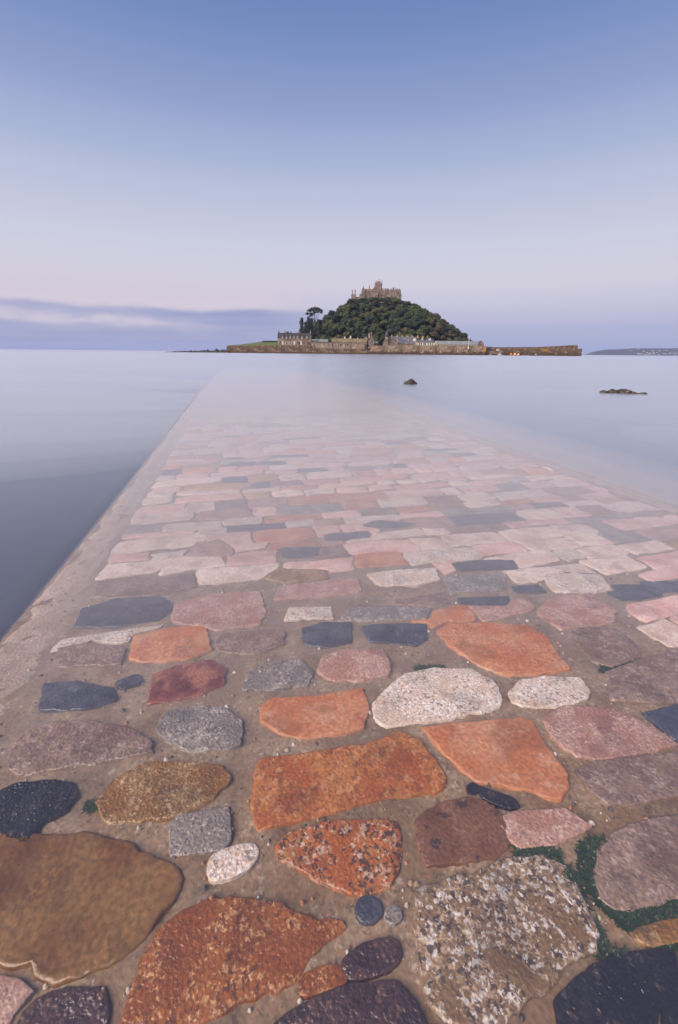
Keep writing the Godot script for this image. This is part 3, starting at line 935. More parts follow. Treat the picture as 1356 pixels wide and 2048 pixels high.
func build_castle() -> void:
	var d := CROWN
	var base := W(757, 600, d)
	var o := thing("castle", "pinkish grey stone castle with square tower crowning the wooded hill", "castle", Vector3(base.x, base.y, -d - 12.0))
	var low := 44.0
	# the pair of tall chimneys on the little lodge at the left end
	box(o, "lodge_wall", M.castle, Vector3(X(701.3, d), low, -d - 2), Vector3(X(710.6, d), Y(706, 588, d), -d - 9))
	chimney(o, 703.0, 1.9, 578.5, 590, d, 4, M.castle, 1)
	chimney(o, 708.6, 1.9, 578.5, 590, d, 4, M.castle, 1)
	box(o, "terrace_wall", M.castle_pale, Vector3(X(710.6, d), low, -d - 3), Vector3(X(717.4, d), Y(714, 593, d), -d - 6))
	# left range: stepped end, gable, red roof, three pointed windows
	box(o, "buttress_wall", M.castle, Vector3(X(717.2, d), low, -d - 1), Vector3(X(721.4, d), Y(719, 587.6, d), -d - 12))
	slab(o, "gable_wall", M.castle, [Vector2(X(721.2, d), low), Vector2(X(727, d), low), Vector2(X(726.6, d), Y(724, 578, d)), Vector2(X(723.8, d), Y(724, 574.3, d)), Vector2(X(721.2, d), Y(724, 578.5, d))], -d + 0.6, -d - 15)
	pinnacle(o, 723.7, 1.0, 570.6, 575.5, d, 1, M.castle)
	prism_wall(o, "range_wall", M.castle, X(726.6, d), X(746, d), low, Y(736, 583, d), Y(736, 576.4, d), -d - 0.6, -d - 14, "x")
	roof(o, "roof", M.red_roof, Vector3(X(726.8, d), Y(736, 583, d) + 0.05, -d - 0.6), Vector3(X(744.5, d), Y(736, 576.4, d) + 0.05, -d - 14), "x")
	for x in [731.6, 737.0, 742.2]:
		window(o, x, 2.3, 591.0, 598.5, d + 0.6, M.castle_pale, M.glass, true)
	for x in [729.2, 734.4, 739.7]:
		box(o, "buttress", M.castle, Vector3(X(x - 0.45, d), low, -d), Vector3(X(x + 0.45, d), Y(x, 587, d), -d - 1.2))
	chimney(o, 736.3, 1.5, 569.0, 578, d, 8, M.castle, 1)
	# the church with its stepped gable, running back from the view
	prism_wall(o, "church_wall", M.castle, X(739.6, d + 3), X(752, d + 3), low, Y(745, 581, d), Y(745, 572.8, d), -d - 3.2, -d - 26, "z")
	roof(o, "roof", M.slate_roof, Vector3(X(739.6, d + 3), Y(745, 581, d) + 0.05, -d - 3.6), Vector3(X(752, d + 3), Y(745, 572.8, d) + 0.05, -d - 26), "z", 0.1)
	box(o, "porch_wall", M.castle, Vector3(X(745, d), low, -d + 0.4), Vector3(X(752, d), Y(748, 586, d), -d - 5))
	window(o, 748.4, 1.6, 589.5, 594, d - 0.4, M.castle_pale, M.glass, true)
	# tower with corner turret and flagpole
	box(o, "tower", M.castle, Vector3(X(747.0, d), low, -d - 5), Vector3(X(760.4, d), Y(754, 563.0, d), -d - 14))
	for x in [747.6, 751.0, 757.2]:
		box(o, "tower_corner", M.castle_pale, Vector3(X(x, d) - 0.18, low, -d - 4.8), Vector3(X(x + 0.9, d), Y(754, 563.4, d), -d - 5.3))
	merlons(o, 747.0, 760.4, 563.0, d + 5, M.castle, 0.75)
	box(o, "turret", M.castle, Vector3(X(751.9, d), Y(754, 570, d), -d - 8), Vector3(X(756.0, d), Y(754, 559.6, d), -d - 10.2))
	merlons(o, 751.9, 756.0, 559.6, d + 8, M.castle, 0.5)
	window(o, 756.8, 1.1, 569.5, 573.5, d + 5, M.castle, M.glass, true)
	var fp := new_st()
	var pole := W(754.4, 560, d)
	add_tube(fp, [Vector3(pole.x, pole.y - 0.5, -d - 9), Vector3(pole.x, pole.y + 5.0, -d - 9)], [0.09, 0.05], 6)
	done(fp, o, "flagpole", M.metal)
	# main block right of the tower
	box(o, "main_wall", M.castle, Vector3(X(751.5, d), low, -d - 1.5), Vector3(X(772.5, d), Y(762, 577.8, d), -d - 18))
	merlons(o, 758.5, 772.0, 577.8, d + 1.5, M.castle, 0.8)
	box(o, "string_course", M.castle_pale, Vector3(X(751.5, d), Y(762, 590.4, d), -d - 1.2), Vector3(X(772.5, d), Y(762, 589.9, d), -d - 1.6))
	window(o, 767.0, 2.0, 584.6, 589.2, d + 1.5, M.castle, M.dark)
	for x in [755.0, 759.6, 764.4, 769.0]:
		window(o, x, 1.7, 592.4, 598.0, d + 1.5, M.castle_pale, M.glass, true)
	for x in [755.5, 761.0]:
		window(o, x, 1.1, 581.5, 585.0, d + 1.5, M.castle, M.glass)
	# right block with its crowd of turrets and chimneys
	box(o, "keep_wall", M.castle, Vector3(X(770.8, d), low, -d + 1.5), Vector3(X(796.0, d), Y(783, 580.5, d), -d - 20))
	merlons(o, 771.5, 795.5, 580.5, d - 1.5, M.castle, 0.8)
	box(o, "keep_bay", M.castle_pale, Vector3(X(771.0, d), low - 2, -d + 2.6), Vector3(X(777.2, d), Y(774, 589.5, d), -d + 1))
	box(o, "keep_foot", M.castle, Vector3(X(789.5, d), low - 6, -d + 2.4), Vector3(X(797.4, d), Y(794, 588.6, d), -d - 12))
	for q in [[772.6, 1.7, 576.8], [777.0, 1.9, 576.6], [793.6, 1.8, 576.0]]:
		pinnacle(o, q[0], q[1], q[2], 583, d, -0.4, M.castle, "turret")
	chimney(o, 781.9, 2.6, 574.2, 582, d, 3, M.castle, 2)
	chimney(o, 785.6, 1.1, 573.8, 582, d, 5, M.castle, 1)
	box(o, "stair_turret", M.castle, Vector3(X(787.2, d), Y(789, 584, d), -d - 1), Vector3(X(791.0, d), Y(789, 577.8, d), -d - 4))
	merlons(o, 787.2, 791.0, 577.8, d + 1, M.castle, 0.5)
	for x in [779.6, 784.0, 788.2]:
		window(o, x, 1.1, 585.4, 588.6, d - 1.5, M.castle_pale, M.glass)
		window(o, x, 1.1, 592.0, 595.4, d - 1.5, M.castle_pale, M.glass)
	window(o, 793.4, 1.2, 592.0, 596.0, d - 2.4, M.castle_pale, M.glass)
	# retaining wall stepping down the slope
	slab(o, "retaining_wall", M.castle_pale, [Vector2(X(790, d), 36.0), Vector2(X(799, d), 36.0), Vector2(X(798, d), Y(798, 606, d)), Vector2(X(793, d), Y(793, 602, d))], -d + 4.2, -d)

func build_village() -> void:
	var d := FRONT
	# sea walls and quays
	var bank := wall_mass("sea_wall", "low rubble sea wall below the green bank beside the cottages", "wall", M.rubble, [[453, 692.2], [470, 691.4], [520, 690.8], [555, 690.4]], d, 4.0, 1.6)
	var gb := new_st()
	gb.set_color(Color.WHITE)
	gb.set_smooth_group(0)
	var rows := []
	for j in 9:
		var row := []
		for i in 17:
			var px := lerpf(454.0, 556.0, i / 16.0)
			var f := j / 8.0
			var rise: float = lerpf(692.0, lerpf(690.6, 682.0, smoothstep(0.0, 1.0, (px - 453.0) / 95.0)), f)
			var p := W(px, rise, d + 3.5 + f * 34.0)
			p.y += 0.25 * lump.get_noise_2d(p.x * 9.0, p.z * 9.0) * f
			row.append(p)
		rows.append(row)
	for j in 8:
		for i in 16:
			quad(gb, rows[j][i], rows[j][i + 1], rows[j + 1][i + 1], rows[j + 1][i], Vector3.UP)
	for i in 16:
		var drop := Vector3(0, 1, 0)
		quad(gb, rows[8][i], rows[8][i + 1], rows[8][i + 1] * Vector3(1, 0, 1) - drop, rows[8][i] * Vector3(1, 0, 1) - drop, Vector3(0, 0, -1))
	for j in 8:
		quad(gb, rows[j][0], rows[j + 1][0], rows[j + 1][0] * Vector3(1, 0, 1) - Vector3(0, 2, 0), rows[j][0] * Vector3(1, 0, 1) - Vector3(0, 2, 0), Vector3(-1, 0, 0))
	structure(done(gb, self, "grass_bank", M.grass))
	wall_mass("sea_wall", "brown rubble sea wall under the dormered cottage terrace", "wall", M.rubble, [[555, 690.2], [590, 690.6], [622.5, 690.6]], d - 1.0, 26.0, 1.5)
	wall_mass("foreshore_wall", "low dark weedy footing in front of the pale stone boathouse walls", "wall", M.rubble, [[622.5, 696.2], [665, 697.0], [690, 698.2], [735, 699.0], [742, 701.0]], d - 1.0, 40.0, 1.4)
	var quay := wall_mass("harbour_wall", "long weathered stone harbour wall in front of the white cottages", "wall", M.wall, [[738, 701.0], [742, 699.0], [744, 691.8], [775, 690.6], [862, 690.6], [930, 690.9], [972, 692.2]], d - 2.0, 30.0, 3.0)
	box(quay, "lichen_corner", plain(0.38, 0.18, 0.035, 0.9), Vector3(X(966, d), Y(968, 703, d), -d + 2.14), Vector3(X(971.6, d), Y(968, 693.6, d), -d + 1.5))
	for x in [868.0, 921.0, 934.0]:
		box(quay, "buttress", M.wall, Vector3(X(x, d), -1.0, -d + 2.6), Vector3(X(x + 1.6, d), Y(x, 696, d), -d + 1.8))
	# cottage terrace with seven dormers
	var o := thing("cottage_terrace", "stone cottage terrace with steep dark slate roof and seven dormers", "house", Vector3(X(588, d + 4), 6.0, -d - 8.0))
	var f := d + 4.0
	house(o, 555.8, 620.5, 666.0, 676.2, 690.2, f, 9.0, "x", M.wall, M.dark_roof)
	for x in [565.4, 573.6, 581.2, 588.6, 595.4, 604.6, 613.9]:
		var a := X(x - 2.2, f)
		var b := X(x + 2.2, f)
		var g := slab(o, "dormer", M.castle, [Vector2(a, Y(x, 679, f)), Vector2(b, Y(x, 679, f)), Vector2(b, Y(x, 674.6, f)), Vector2((a + b) / 2, Y(x, 670.4, f)), Vector2(a, Y(x, 674.6, f))], -f + 0.35, -f - 3.0)
		box(g, "window", M.white, Vector3(lerpf(a, b, 0.28), Y(x, 677.4, f), -f + 0.45), Vector3(lerpf(a, b, 0.72), Y(x, 673.6, f), -f))
		box(g, "pane", M.glass, Vector3(lerpf(a, b, 0.38), Y(x, 677.0, f), -f + 0.5), Vector3(lerpf(a, b, 0.62), Y(x, 674.2, f), -f + 0.1))
	for x in [565.7, 588.8, 602.4]:
		box(o, "door", M.white, Vector3(X(x - 1.3, f), Y(x, 689.6, f), -f + 0.2), Vector3(X(x + 1.3, f), Y(x, 682.8, f), -f - 0.2))
	for x in [573.6, 581.0]:
		window(o, x, 5.6, 683.8, 688.6, f, M.white, M.glass)
	for x in [560.4, 596.4, 608.0, 599.0]:
		window(o, x, 2.4, 683.6, 687.6, f, M.castle, M.glass)
	for q in [[557.4, 1.6, 660.6], [569.6, 1.4, 662.0], [575.0, 5.2, 662.6], [581.6, 1.8, 662.4], [595.4, 2.6, 664.0], [599.6, 1.4, 662.8]]:
		chimney(o, q[0], q[1], q[2], 668, f, 4.5, M.dark_roof if q[0] < 590 else M.wall, 1)
	slab(o, "gable_end", M.wall, [Vector2(X(620.4, f), 5.5), Vector2(X(622.6, f), 5.5), Vector2(X(622.2, f), Y(621, 675, f)), Vector2(X(621.2, f), Y(621, 667, f)), Vector2(X(620.4, f), Y(621, 667, f))], -f + 0.6, -f - 9.6)
	chimney(o, 621.0, 1.5, 661.0, 668, f, 4.5, M.castle_pale, 1)
	box(o, "porch", M.rubble, Vector3(X(614.5, f), 5.0, -f + 2.0), Vector3(X(620.0, f), Y(617, 684.0, f), -f + 0.1))
	# low store with a blue grey roof, behind its yard wall
	o = thing("store_shed", "low store with pale blue grey roof beside the cottage terrace", "shed", Vector3(X(638, d + 14), 6.0, -d - 18.0))
	house(o, 622.8, 655.0, 678.6, 683.8, 692, d + 14, 9.0, "x", M.wall, M.blue_roof)
	o = thing("yard_wall", "pale stone yard wall with sloping coping beside the cottages", "wall", Vector3(X(640, d + 1), 5.0, -d - 2.0))
	slab(o, "masonry", M.castle_pale, [Vector2(X(621.6, d + 1), 3.0), Vector2(X(664, d + 1), 3.0), Vector2(X(664, d + 1), Y(664, 685.0, d)), Vector2(X(646, d + 1), Y(646, 685.2, d)), Vector2(X(634, d + 1), Y(634, 685.6, d)), Vector2(X(630, d + 1), Y(630, 684.0, d)), Vector2(X(621.6, d + 1), Y(621, 684.0, d))], -d - 1.0, -d - 2.2)
	for x in [628.0, 647.5]:
		box(o, "pier", M.wall, Vector3(X(x, d), 3.0, -d - 0.7), Vector3(X(x + 1.6, d), Y(x, 686.5, d), -d - 1.6))
	# boathouse
	o = thing("boathouse", "long stone boathouse with mossy brown roof at the water edge", "building", Vector3(X(700, d + 3), 5.0, -d - 8.0))
	house(o, 663.6, 733.5, 677.2, 685.2, 697.8, d + 2, 11.0, "x", M.castle_pale, M.moss_roof)
	for x in [675.0, 690.0, 700.0, 716.0, 727.5]:
		box(o, "pilaster", M.wall, Vector3(X(x, d + 2), 3.0, -d - 1.7), Vector3(X(x + 1.5, d + 2), Y(x, 685.6, d + 2), -d - 2.3))
	box(o, "door", M.dark, Vector3(X(730.0, d + 2), 3.2, -d - 1.8), Vector3(X(732.8, d + 2), Y(731, 688.6, d + 2), -d - 2.4))
	for x in [681.5, 694.8]:
		window(o, x, 3.0, 688.0, 692.0, d + 2, M.rubble, M.dark)
	for q in [[689.5, 2.4, 672.6], [698.6, 1.6, 673.6], [701.4, 2.0, 670.8], [715.8, 1.7, 674.2]]:
		chimney(o, q[0], q[1], q[2], 679, d + 2, 7.5, M.white if q[0] < 702 else M.pot, 1)
	# gabled stone house with twin chimneys beside the slip
	o = thing("gabled_house", "tall gabled stone house with twin chimneys beside the boathouse", "house", Vector3(X(741, d + 4), 6.0, -d - 8.0))
	house(o, 736.2, 748.4, 670.6, 682.0, 697, d + 4, 9.0, "z", M.castle, M.slate_roof)
	house(o, 726.0, 736.4, 671.8, 678.6, 690, d + 7, 7.0, "z", M.castle, M.slate_roof, "wing_wall")
	chimney(o, 738.0, 2.8, 666.0, 676, d + 4, 3, M.castle_pale, 2)
	chimney(o, 742.5, 2.2, 664.8, 674, d + 4, 4, M.castle_pale, 2)
	window(o, 743.0, 1.6, 679.0, 683.0, d + 4, M.castle_pale, M.glass)
	window(o, 739.6, 1.4, 684.6, 688.0, d + 4, M.castle_pale, M.glass)
	o = thing("lean_to_hut", "small hut with pale slate roof between gabled house and turreted school", "shed", Vector3(X(751, d + 10), 6.0, -d - 13.0))
	house(o, 748.6, 755.0, 683.4, 687.0, 692, d + 10, 6.0, "x", M.wall, M.blue_roof)
	# stone house with a spired turret
	o = thing("turreted_house", "stone house with pointed spire turret behind the harbour wall", "house", Vector3(X(775, d + 10), 6.0, -d - 16.0))
	house(o, 767.0, 776.0, 676.4, 686.2, 692, d + 8, 8.0, "z", M.castle_pale, M.slate_roof)
	house(o, 772.0, 787.0, 676.0, 684.6, 692, d + 12, 9.0, "x", M.castle, M.slate_roof, "rear_wall")
	house(o, 782.0, 790.0, 674.8, 683.6, 692, d + 10, 8.0, "z", M.castle, M.slate_roof, "wing_wall")
	var sp := new_st()
	var foot := W(773.4, 688, d + 12)
	var tip := W(773.4, 659.4, d + 12)
	sp.set_smooth_group(-1)
	add_tube(sp, [Vector3(foot.x, 5.5, -d - 13), Vector3(foot.x, lerpf(foot.y, tip.y, 0.55), -d - 13)], [1.7, 1.7], 8)
	done(sp, o, "turret", M.castle_pale)
	sp = new_st()
	add_tube(sp, [Vector3(foot.x, lerpf(foot.y, tip.y, 0.53), -d - 13), Vector3(foot.x, lerpf(foot.y, tip.y, 0.85), -d - 13), Vector3(foot.x, tip.y, -d - 13)], [2.3, 0.55, 0.06], 8)
	done(sp, o, "spire", M.slate_roof)
	chimney(o, 783.6, 2.4, 669.6, 678, d + 10, 4, M.castle_pale, 2)
	window(o, 771.6, 2.2, 680.0, 684.0, d + 8, M.castle_pale, M.glass)
	# long slate roofed cottages, two rows
	o = thing("slate_cottages", "row of cottages with dark slate roof and yellow chimneys below the wood", "house", Vector3(X(806, d + 22), 6.0, -d - 27.0))
	house(o, 786.0, 832.0, 673.4, 681.0, 692, d + 22, 9.0, "x", M.wall, M.slate_roof)
	for q in [[794.6, 3.4], [804.4, 2.4], [815.0, 4.4], [824.6, 2.2]]:
		chimney(o, q[0], q[1], 670.4 if q[0] < 810 else 671.0, 676, d + 22, 4.5, M.cream if int(q[0]) % 2 == 0 else M.pot, 2)
	o = thing("quay_cottages", "long low cottage row with slate roof and pale gable behind harbour wall", "house", Vector3(X(808, d + 10), 6.0, -d - 14.0))
	house(o, 788.0, 834.0, 680.4, 687.8, 692, d + 9, 9.0, "x", M.wall, M.slate_roof)
	slab(o, "gable_end", M.castle_pale, [Vector2(X(788.0, d + 8.6), 5.5), Vector2(X(795.6, d + 8.6), 5.5), Vector2(X(795.2, d + 8.6), Y(795, 688, d + 9)), Vector2(X(794.2, d + 8.6), Y(795, 677.6, d + 9)), Vector2(X(793.2, d + 8.6), Y(795, 681, d + 9))], -d - 8.0, -d - 8.9)
	box(o, "skylight", M.white, Vector3(X(810, d + 9), Y(811, 687.4, d + 9), -d - 8.6), Vector3(X(813.6, d + 9), Y(811, 686.8, d + 9), -d - 9.4))
	chimney(o, 817.2, 2.4, 679.2, 684, d + 9, 4.5, M.white, 1)
	# white cottages with dormers
	o = thing("white_cottages", "whitewashed cottages with grey roof and stout pale chimneys on the quay", "house", Vector3(X(850, d + 8), 6.0, -d - 12.0))
	house(o, 832.4, 868.0, 680.2, 685.0, 692, d + 8, 9.0, "x", M.white, M.slate_roof)
	slab(o, "gable_end", M.cream, [Vector2(X(830.4, d + 7.6), 5.5), Vector2(X(836.0, d + 7.6), 5.5), Vector2(X(836.0, d + 7.6), Y(833, 688.5, d + 8)), Vector2(X(831.2, d + 7.6), Y(833, 681.2, d + 8))], -d - 7.2, -d - 7.9)
	for x in [839.0, 842.6, 847.6, 850.4, 856.4, 861.0, 865.4]:
		window(o, x, 1.9, 685.9, 690.0, d + 8, M.dark, M.glass)
	for q in [[830.0, 5.6, 676.0], [845.4, 4.0, 675.6], [860.4, 4.4, 676.6]]:
		chimney(o, q[0], q[1], q[2], 682, d + 8, 4.5, M.white if q[0] != 845.4 else M.cream, 2)
	o = thing("rear_cottages", "half hidden cottages with tall pots behind the whitewashed ones", "house", Vector3(X(848, d + 20), 6.0, -d - 24.0))
	house(o, 833.0, 866.0, 676.2, 680.4, 692, d + 20, 8.0, "x", M.wall, M.dark_roof)
	for q in [[835.6, 3.0, 670.8], [845.6, 3.6, 672.0], [855.0, 1.8, 672.2]]:
		chimney(o, q[0], q[1], q[2], 678, d + 20, 4, M.castle_pale if q[0] > 846 else M.pot, 2)
	# long low storehouse to the end of the quay
	o = thing("storehouse", "long low quay storehouse with blue grey slate roof and white gable", "building", Vector3(X(915, d + 6), 6.0, -d - 10.0))
	house(o, 872.0, 957.0, 682.4, 689.4, 693, d + 6, 9.0, "x", M.cream, M.blue_roof)
	prism_wall(o, "front_gable", M.cream, X(867.8, d + 5), X(875.4, d + 5), 5.5, Y(871, 690.2, d + 5), Y(871, 682.6, d + 5), -d - 4.6, -d - 8.0, "z")
	window(o, 871.2, 1.7, 687.6, 690.6, d + 4.6, M.cream, M.dark)
	o = thing("end_house", "stone gabled house at the tip of the harbour wall", "house", Vector3(X(962, d + 5), 6.0, -d - 9.0))
	house(o, 957.2, 967.4, 681.8, 689.2, 693, d + 4, 8.0, "z", M.castle, M.slate_roof)
	window(o, 961.4, 1.8, 687.0, 692.0, d + 4, M.castle_pale, M.dark)
	# white mast on the wall
	o = thing("flagpole", "tall white flagpole standing on the long harbour wall", "pole", Vector3(X(935.8, d), Y(936, 697, d), -d + 1.2))
	var mp := new_st()
	add_tube(mp, [Vector3(X(935.8, d), Y(936, 698, d), -d + 2.3), Vector3(X(935.8, d), Y(936, 674.0, d), -d + 2.3)], [0.26, 0.16], 7)
	done(mp, o, "mast", M.white)
	box(o, "plinth", M.white, Vector3(X(934.6, d), Y(936, 698.2, d), -d + 2.9), Vector3(X(937.0, d), Y(936, 693.4, d), -d + 1.9))

func build_pier() -> void:
	var d := 462.0
	var o := wall_mass("pier", "long rough stone pier with raised end sheltering moored boats", "pier", M.rubble, [[968, 694.0], [1000, 694.4], [1040, 694.2], [1080, 693.8], [1108, 692.6], [1135, 691.0], [1153, 690.0], [1155.4, 691.2], [1155.6, 697.4], [1165, 697.4]], d, 9.0, 3.2)
	box(o, "lichen_patch", plain(0.30, 0.15, 0.035, 0.9), Vector3(X(1086, d), Y(1090, 703, d), -d + 0.12), Vector3(X(1098, d), Y(1090, 698, d), -d - 0.4))
	box(o, "parapet", M.wall, Vector3(X(1108, d), Y(1130, 697, d), -d + 0.2), Vector3(X(1110, d), Y(1130, 692.5, d), -d - 0.4))
	# low landing with a shed and a van, between the quay and the pier
	var k := wall_mass("landing_quay", "low grey landing quay between harbour wall and long pier", "quay", M.wall, [[970, 702.2], [1003, 702.4]], d - 12.0, 11.6, 1.2)
	var s := thing("harbour_shed", "dark blue harbour shed with pale roof on the landing quay", "shed", Vector3(X(978, d - 8), Y(978, 702.3, d - 8), -d + 8.0))
	house(s, 972.6, 984.0, 693.0, 694.6, 702.4, d - 8, 5.0, "x", plain(0.035, 0.05, 0.10, 0.7), M.blue_roof)
	box(s, "door", M.dark, Vector3(X(974.5, d - 8), Y(978, 702, d - 8), -d + 8.1), Vector3(X(981.5, d - 8), Y(978, 697, d - 8), -d + 7.8))
	var v := thing("parked_van", "small white van parked on the landing quay", "van", Vector3(X(997.4, d - 9), Y(997, 702.3, d - 9), -d + 9.0))
	var a := X(994.4, d - 9)
	var b := X(1000.4, d - 9)
	var y := Y(997, 702.3, d - 9)
	slab(v, "body", M.white, [Vector2(a, y + 0.35), Vector2(b, y + 0.35), Vector2(b, y + 1.0), Vector2(b - 0.7, y + 1.15), Vector2(b - 1.1, y + 1.95), Vector2(a + 0.1, y + 2.0), Vector2(a, y + 1.8)], -d + 9.8, -d + 8.2)
	box(v, "side_window", M.glass, Vector3(a + 0.5, y + 1.2, -d + 9.84), Vector3(b - 1.2, y + 1.75, -d + 9.0))
	for x in [a + 0.6, b - 0.7]:
		var wt := new_st()
		add_tube(wt, [Vector3(x, y + 0.33, -d + 9.86), Vector3(x, y + 0.33, -d + 9.5)], [0.33, 0.33], 10)
		done(wt, v, "wheel", M.dark)

# a small boat, pointed bow to +x, on its waterline
func boat(px: float, long: float, dist: float, label: String, hull: Material, kind: String, topmat: Material, turn: float) -> void:
	var l := X(px + long / 2, dist) - X(px - long / 2, dist)
	var o := thing("moored_boat", label, "boat", Vector3(X(px, dist), 0.0, -dist), "boats moored in the harbour")
	o.rotation.y = turn
	var st := new_st()
	st.set_smooth_group(0)
	var secs := []
	for i in 9:
		var f := i / 8.0
		var half := 0.17 * l * (1.0 - pow(maxf(0.0, f - 0.35) / 0.65, 2.2)) + 0.02
		var sheer := 0.13 * l + 0.07 * l * f * f
		secs.append([Vector3((f - 0.5) * l, sheer, -half), Vector3((f - 0.5) * l * 0.97, -0.05, -half * 0.7), Vector3((f - 0.5) * l * 0.9, -0.25, 0), Vector3((f - 0.5) * l * 0.97, -0.05, half * 0.7), Vector3((f - 0.5) * l, sheer, half)])
	for i in 8:
		for k in 4:
			quad(st, secs[i][k], secs[i + 1][k], secs[i + 1][k + 1], secs[i][k + 1], Vector3(0, -0.4, float(k) - 1.5))
	for k in 3:
		tri(st, secs[0][0], secs[0][k + 1], secs[0][k + 2], Vector3(-1, 0, 0))
	local = true
	done(st, o, "hull", hull)
	var dk := new_st()
	dk.set_smooth_group(-1)
	for i in 8:
		var up := Vector3(0, -0.06 * l, 0)
		quad(dk, secs[i][0] + up, secs[i + 1][0] + up, secs[i + 1][4] + up, secs[i][4] + up, Vector3.UP)
	done(dk, o, "deck", topmat)
	if kind == "cabin":
		slab(o, "cabin", M.white, [Vector2(-0.05 * l, 0.07 * l), Vector2(0.3 * l, 0.1 * l), Vector2(0.2 * l, 0.27 * l), Vector2(0.16 * l, 0.33 * l), Vector2(-0.05 * l, 0.34 * l)], -0.1 * l, 0.1 * l)
		box(o, "window", M.glass, Vector3(0.0, 0.22 * l, -0.105 * l), Vector3(0.16 * l, 0.29 * l, 0.105 * l))
	elif kind == "cover":
		var sp := new_st()
		sp.set_smooth_group(0)
		for i in 8:
			for k in 6:
				var q := []
				for c in [[i, k], [i + 1, k], [i + 1, k + 1], [i, k + 1]]:
					var f: float = c[0] / 8.0
					var an: float = PI * c[1] / 6.0
					var r := 0.46 * l * sin(PI * clampf(f, 0.03, 0.97))
					q.append(Vector3((f - 0.5) * l * 0.96, 0.16 * l + r * sin(an) * 0.95, r * cos(an) * 0.6))
				quad(sp, q[0], q[1], q[2], q[3], Vector3(0, 1, 3.0 - k - 0.5))
		done(sp, o, "cover", topmat)
	else:
		var mt := new_st()
		add_tube(mt, [Vector3(-0.5 * l, 0.05 * l, 0), Vector3(-0.53 * l, 0.26 * l, 0)], [0.05 * l, 0.04 * l], 6)
		done(mt, o, "outboard_motor", M.dark)
	local = false

func build_boats() -> void:
	var d := 447.0
	var orange := plain(0.75, 0.16, 0.02, 0.6)
	var yellow := plain(0.78, 0.36, 0.05, 0.6)
	var navy := plain(0.03, 0.045, 0.14, 0.5)
	var purple := plain(0.10, 0.07, 0.16, 0.5)
	var red := plain(0.32, 0.03, 0.025, 0.5)
	boat(980.0, 13.0, d + 2, "low white open boat beside the end of the harbour wall", M.white, "open", M.metal, 0.05)
	boat(1003.5, 11.0, d + 1, "white motorboat with wheelhouse moored near the parked van", M.white, "cabin", M.metal, PI + 0.1)
	boat(1014.5, 8.0, d, "dark blue dinghy between wheelhouse motorboat and orange covered boat", navy, "open", navy, 0.2)
	boat(1025.0, 7.6, d - 3, "small boat under a deep orange cover", red, "cover", orange, 0.4)
	boat(1032.6, 8.0, d - 3, "small boat under a yellow orange cover", red, "cover", yellow, 0.3)
	boat(1039.4, 6.6, d - 3, "small boat under a pale peach cover beside orange ones", red, "cover", plain(0.78, 0.5, 0.34, 0.6), 0.35)
	boat(1049.5, 8.0, d, "grey lilac open boat right of the covered boats", plain(0.36, 0.35, 0.45, 0.5), "open", M.metal, 0.1)
	boat(1058.0, 6.0, d - 2, "small white dinghy between lilac boat and dark purple dinghy", M.white, "open", M.white, 0.0)
	boat(1064.5, 5.4, d + 3, "small dark purple dinghy", purple, "open", purple, 0.15)
	boat(1074.0, 10.0, d + 2, "white cabin boat on navy hull nearest the lichen patch", navy, "cabin", M.white, 0.05)

# ---------------------------------------------------------------- trees
var local := false

func leafy(lobes: Array, count: int, leaf: float, shade: Color, sd: int, flat := 0.0) -> ArrayMesh:
	var r := RandomNumberGenerator.new()
	r.seed = sd
	var st := new_st()
	st.set_smooth_group(-1)
	var total := 0.0
	for l in lobes:
		total += l[1].x * l[1].y
	for l in lobes:
		var n := int(count * l[1].x * l[1].y / total)
		for i in n:
			var dir := Vector3(r.randfn(), r.randfn(), r.randfn()).normalized()
			if dir.y < -0.4 and r.randf() < 0.6:
				dir.y = -dir.y
			var rad := pow(r.randf(), 0.28) * (0.93 + 0.22 * lump.get_noise_3d(dir.x * 70.0 + sd, dir.y * 70.0, dir.z * 70.0) + 0.1 * r.randfn() * 0.5)
			var p: Vector3 = l[0] + dir * rad * l[1]
			var nrm := (dir + Vector3(r.randfn(), r.randfn(), r.randfn()) * 0.7 + Vector3(0, flat, 0)).normalized()
			var u := nrm.cross(Vector3(r.randfn(), r.randfn(), r.randfn())).normalized()
			var v := nrm.cross(u)
			var s := leaf * r.randf_range(0.6, 1.3)
			var tone := r.randf_range(0.65, 1.35)
			st.set_color(Color(shade.r * tone * r.randf_range(0.9, 1.15), shade.g * tone, shade.b * tone * r.randf_range(0.8, 1.1)))
			tri(st, p - u * s, p + u * s * 0.9 + v * s * 0.25, p + v * s * 0.9, nrm)
			tri(st, p - u * s, p - v * s * 0.7 + u * s * 0.1, p + u * s * 0.9 + v * s * 0.25, nrm)
	st.generate_normals()
	return st.commit()

func trunk_mesh(h: float, r: float, limbs: Array) -> ArrayMesh:
	var st := new_st()
	add_tube(st, [Vector3(0, -1.0, 0), Vector3(0.1, h * 0.4, 0.05), Vector3(-0.1, h, 0)], [r * 1.25, r * 0.85, r * 0.45], 7)
	for l in limbs:
		add_tube(st, [l[0], l[0].lerp(l[1], 0.5) + Vector3(0, 0.2, 0), l[1]], [r * 0.5, r * 0.35, r * 0.16], 5)
	st.generate_normals()
	return st.commit()

func tree(called: String, label: String, category: String, at: Vector3, crown: Mesh, trunk: Mesh, size: Vector3, turn: float, group: String) -> Node3D:
	var o := thing(called, label, category, at, group)
	o.rotation.y = turn
	o.scale = size
	local = true
	put(o, "trunk", trunk, M.bark)
	put(o, "crown", crown, M.leaf)
	local = false
	return o

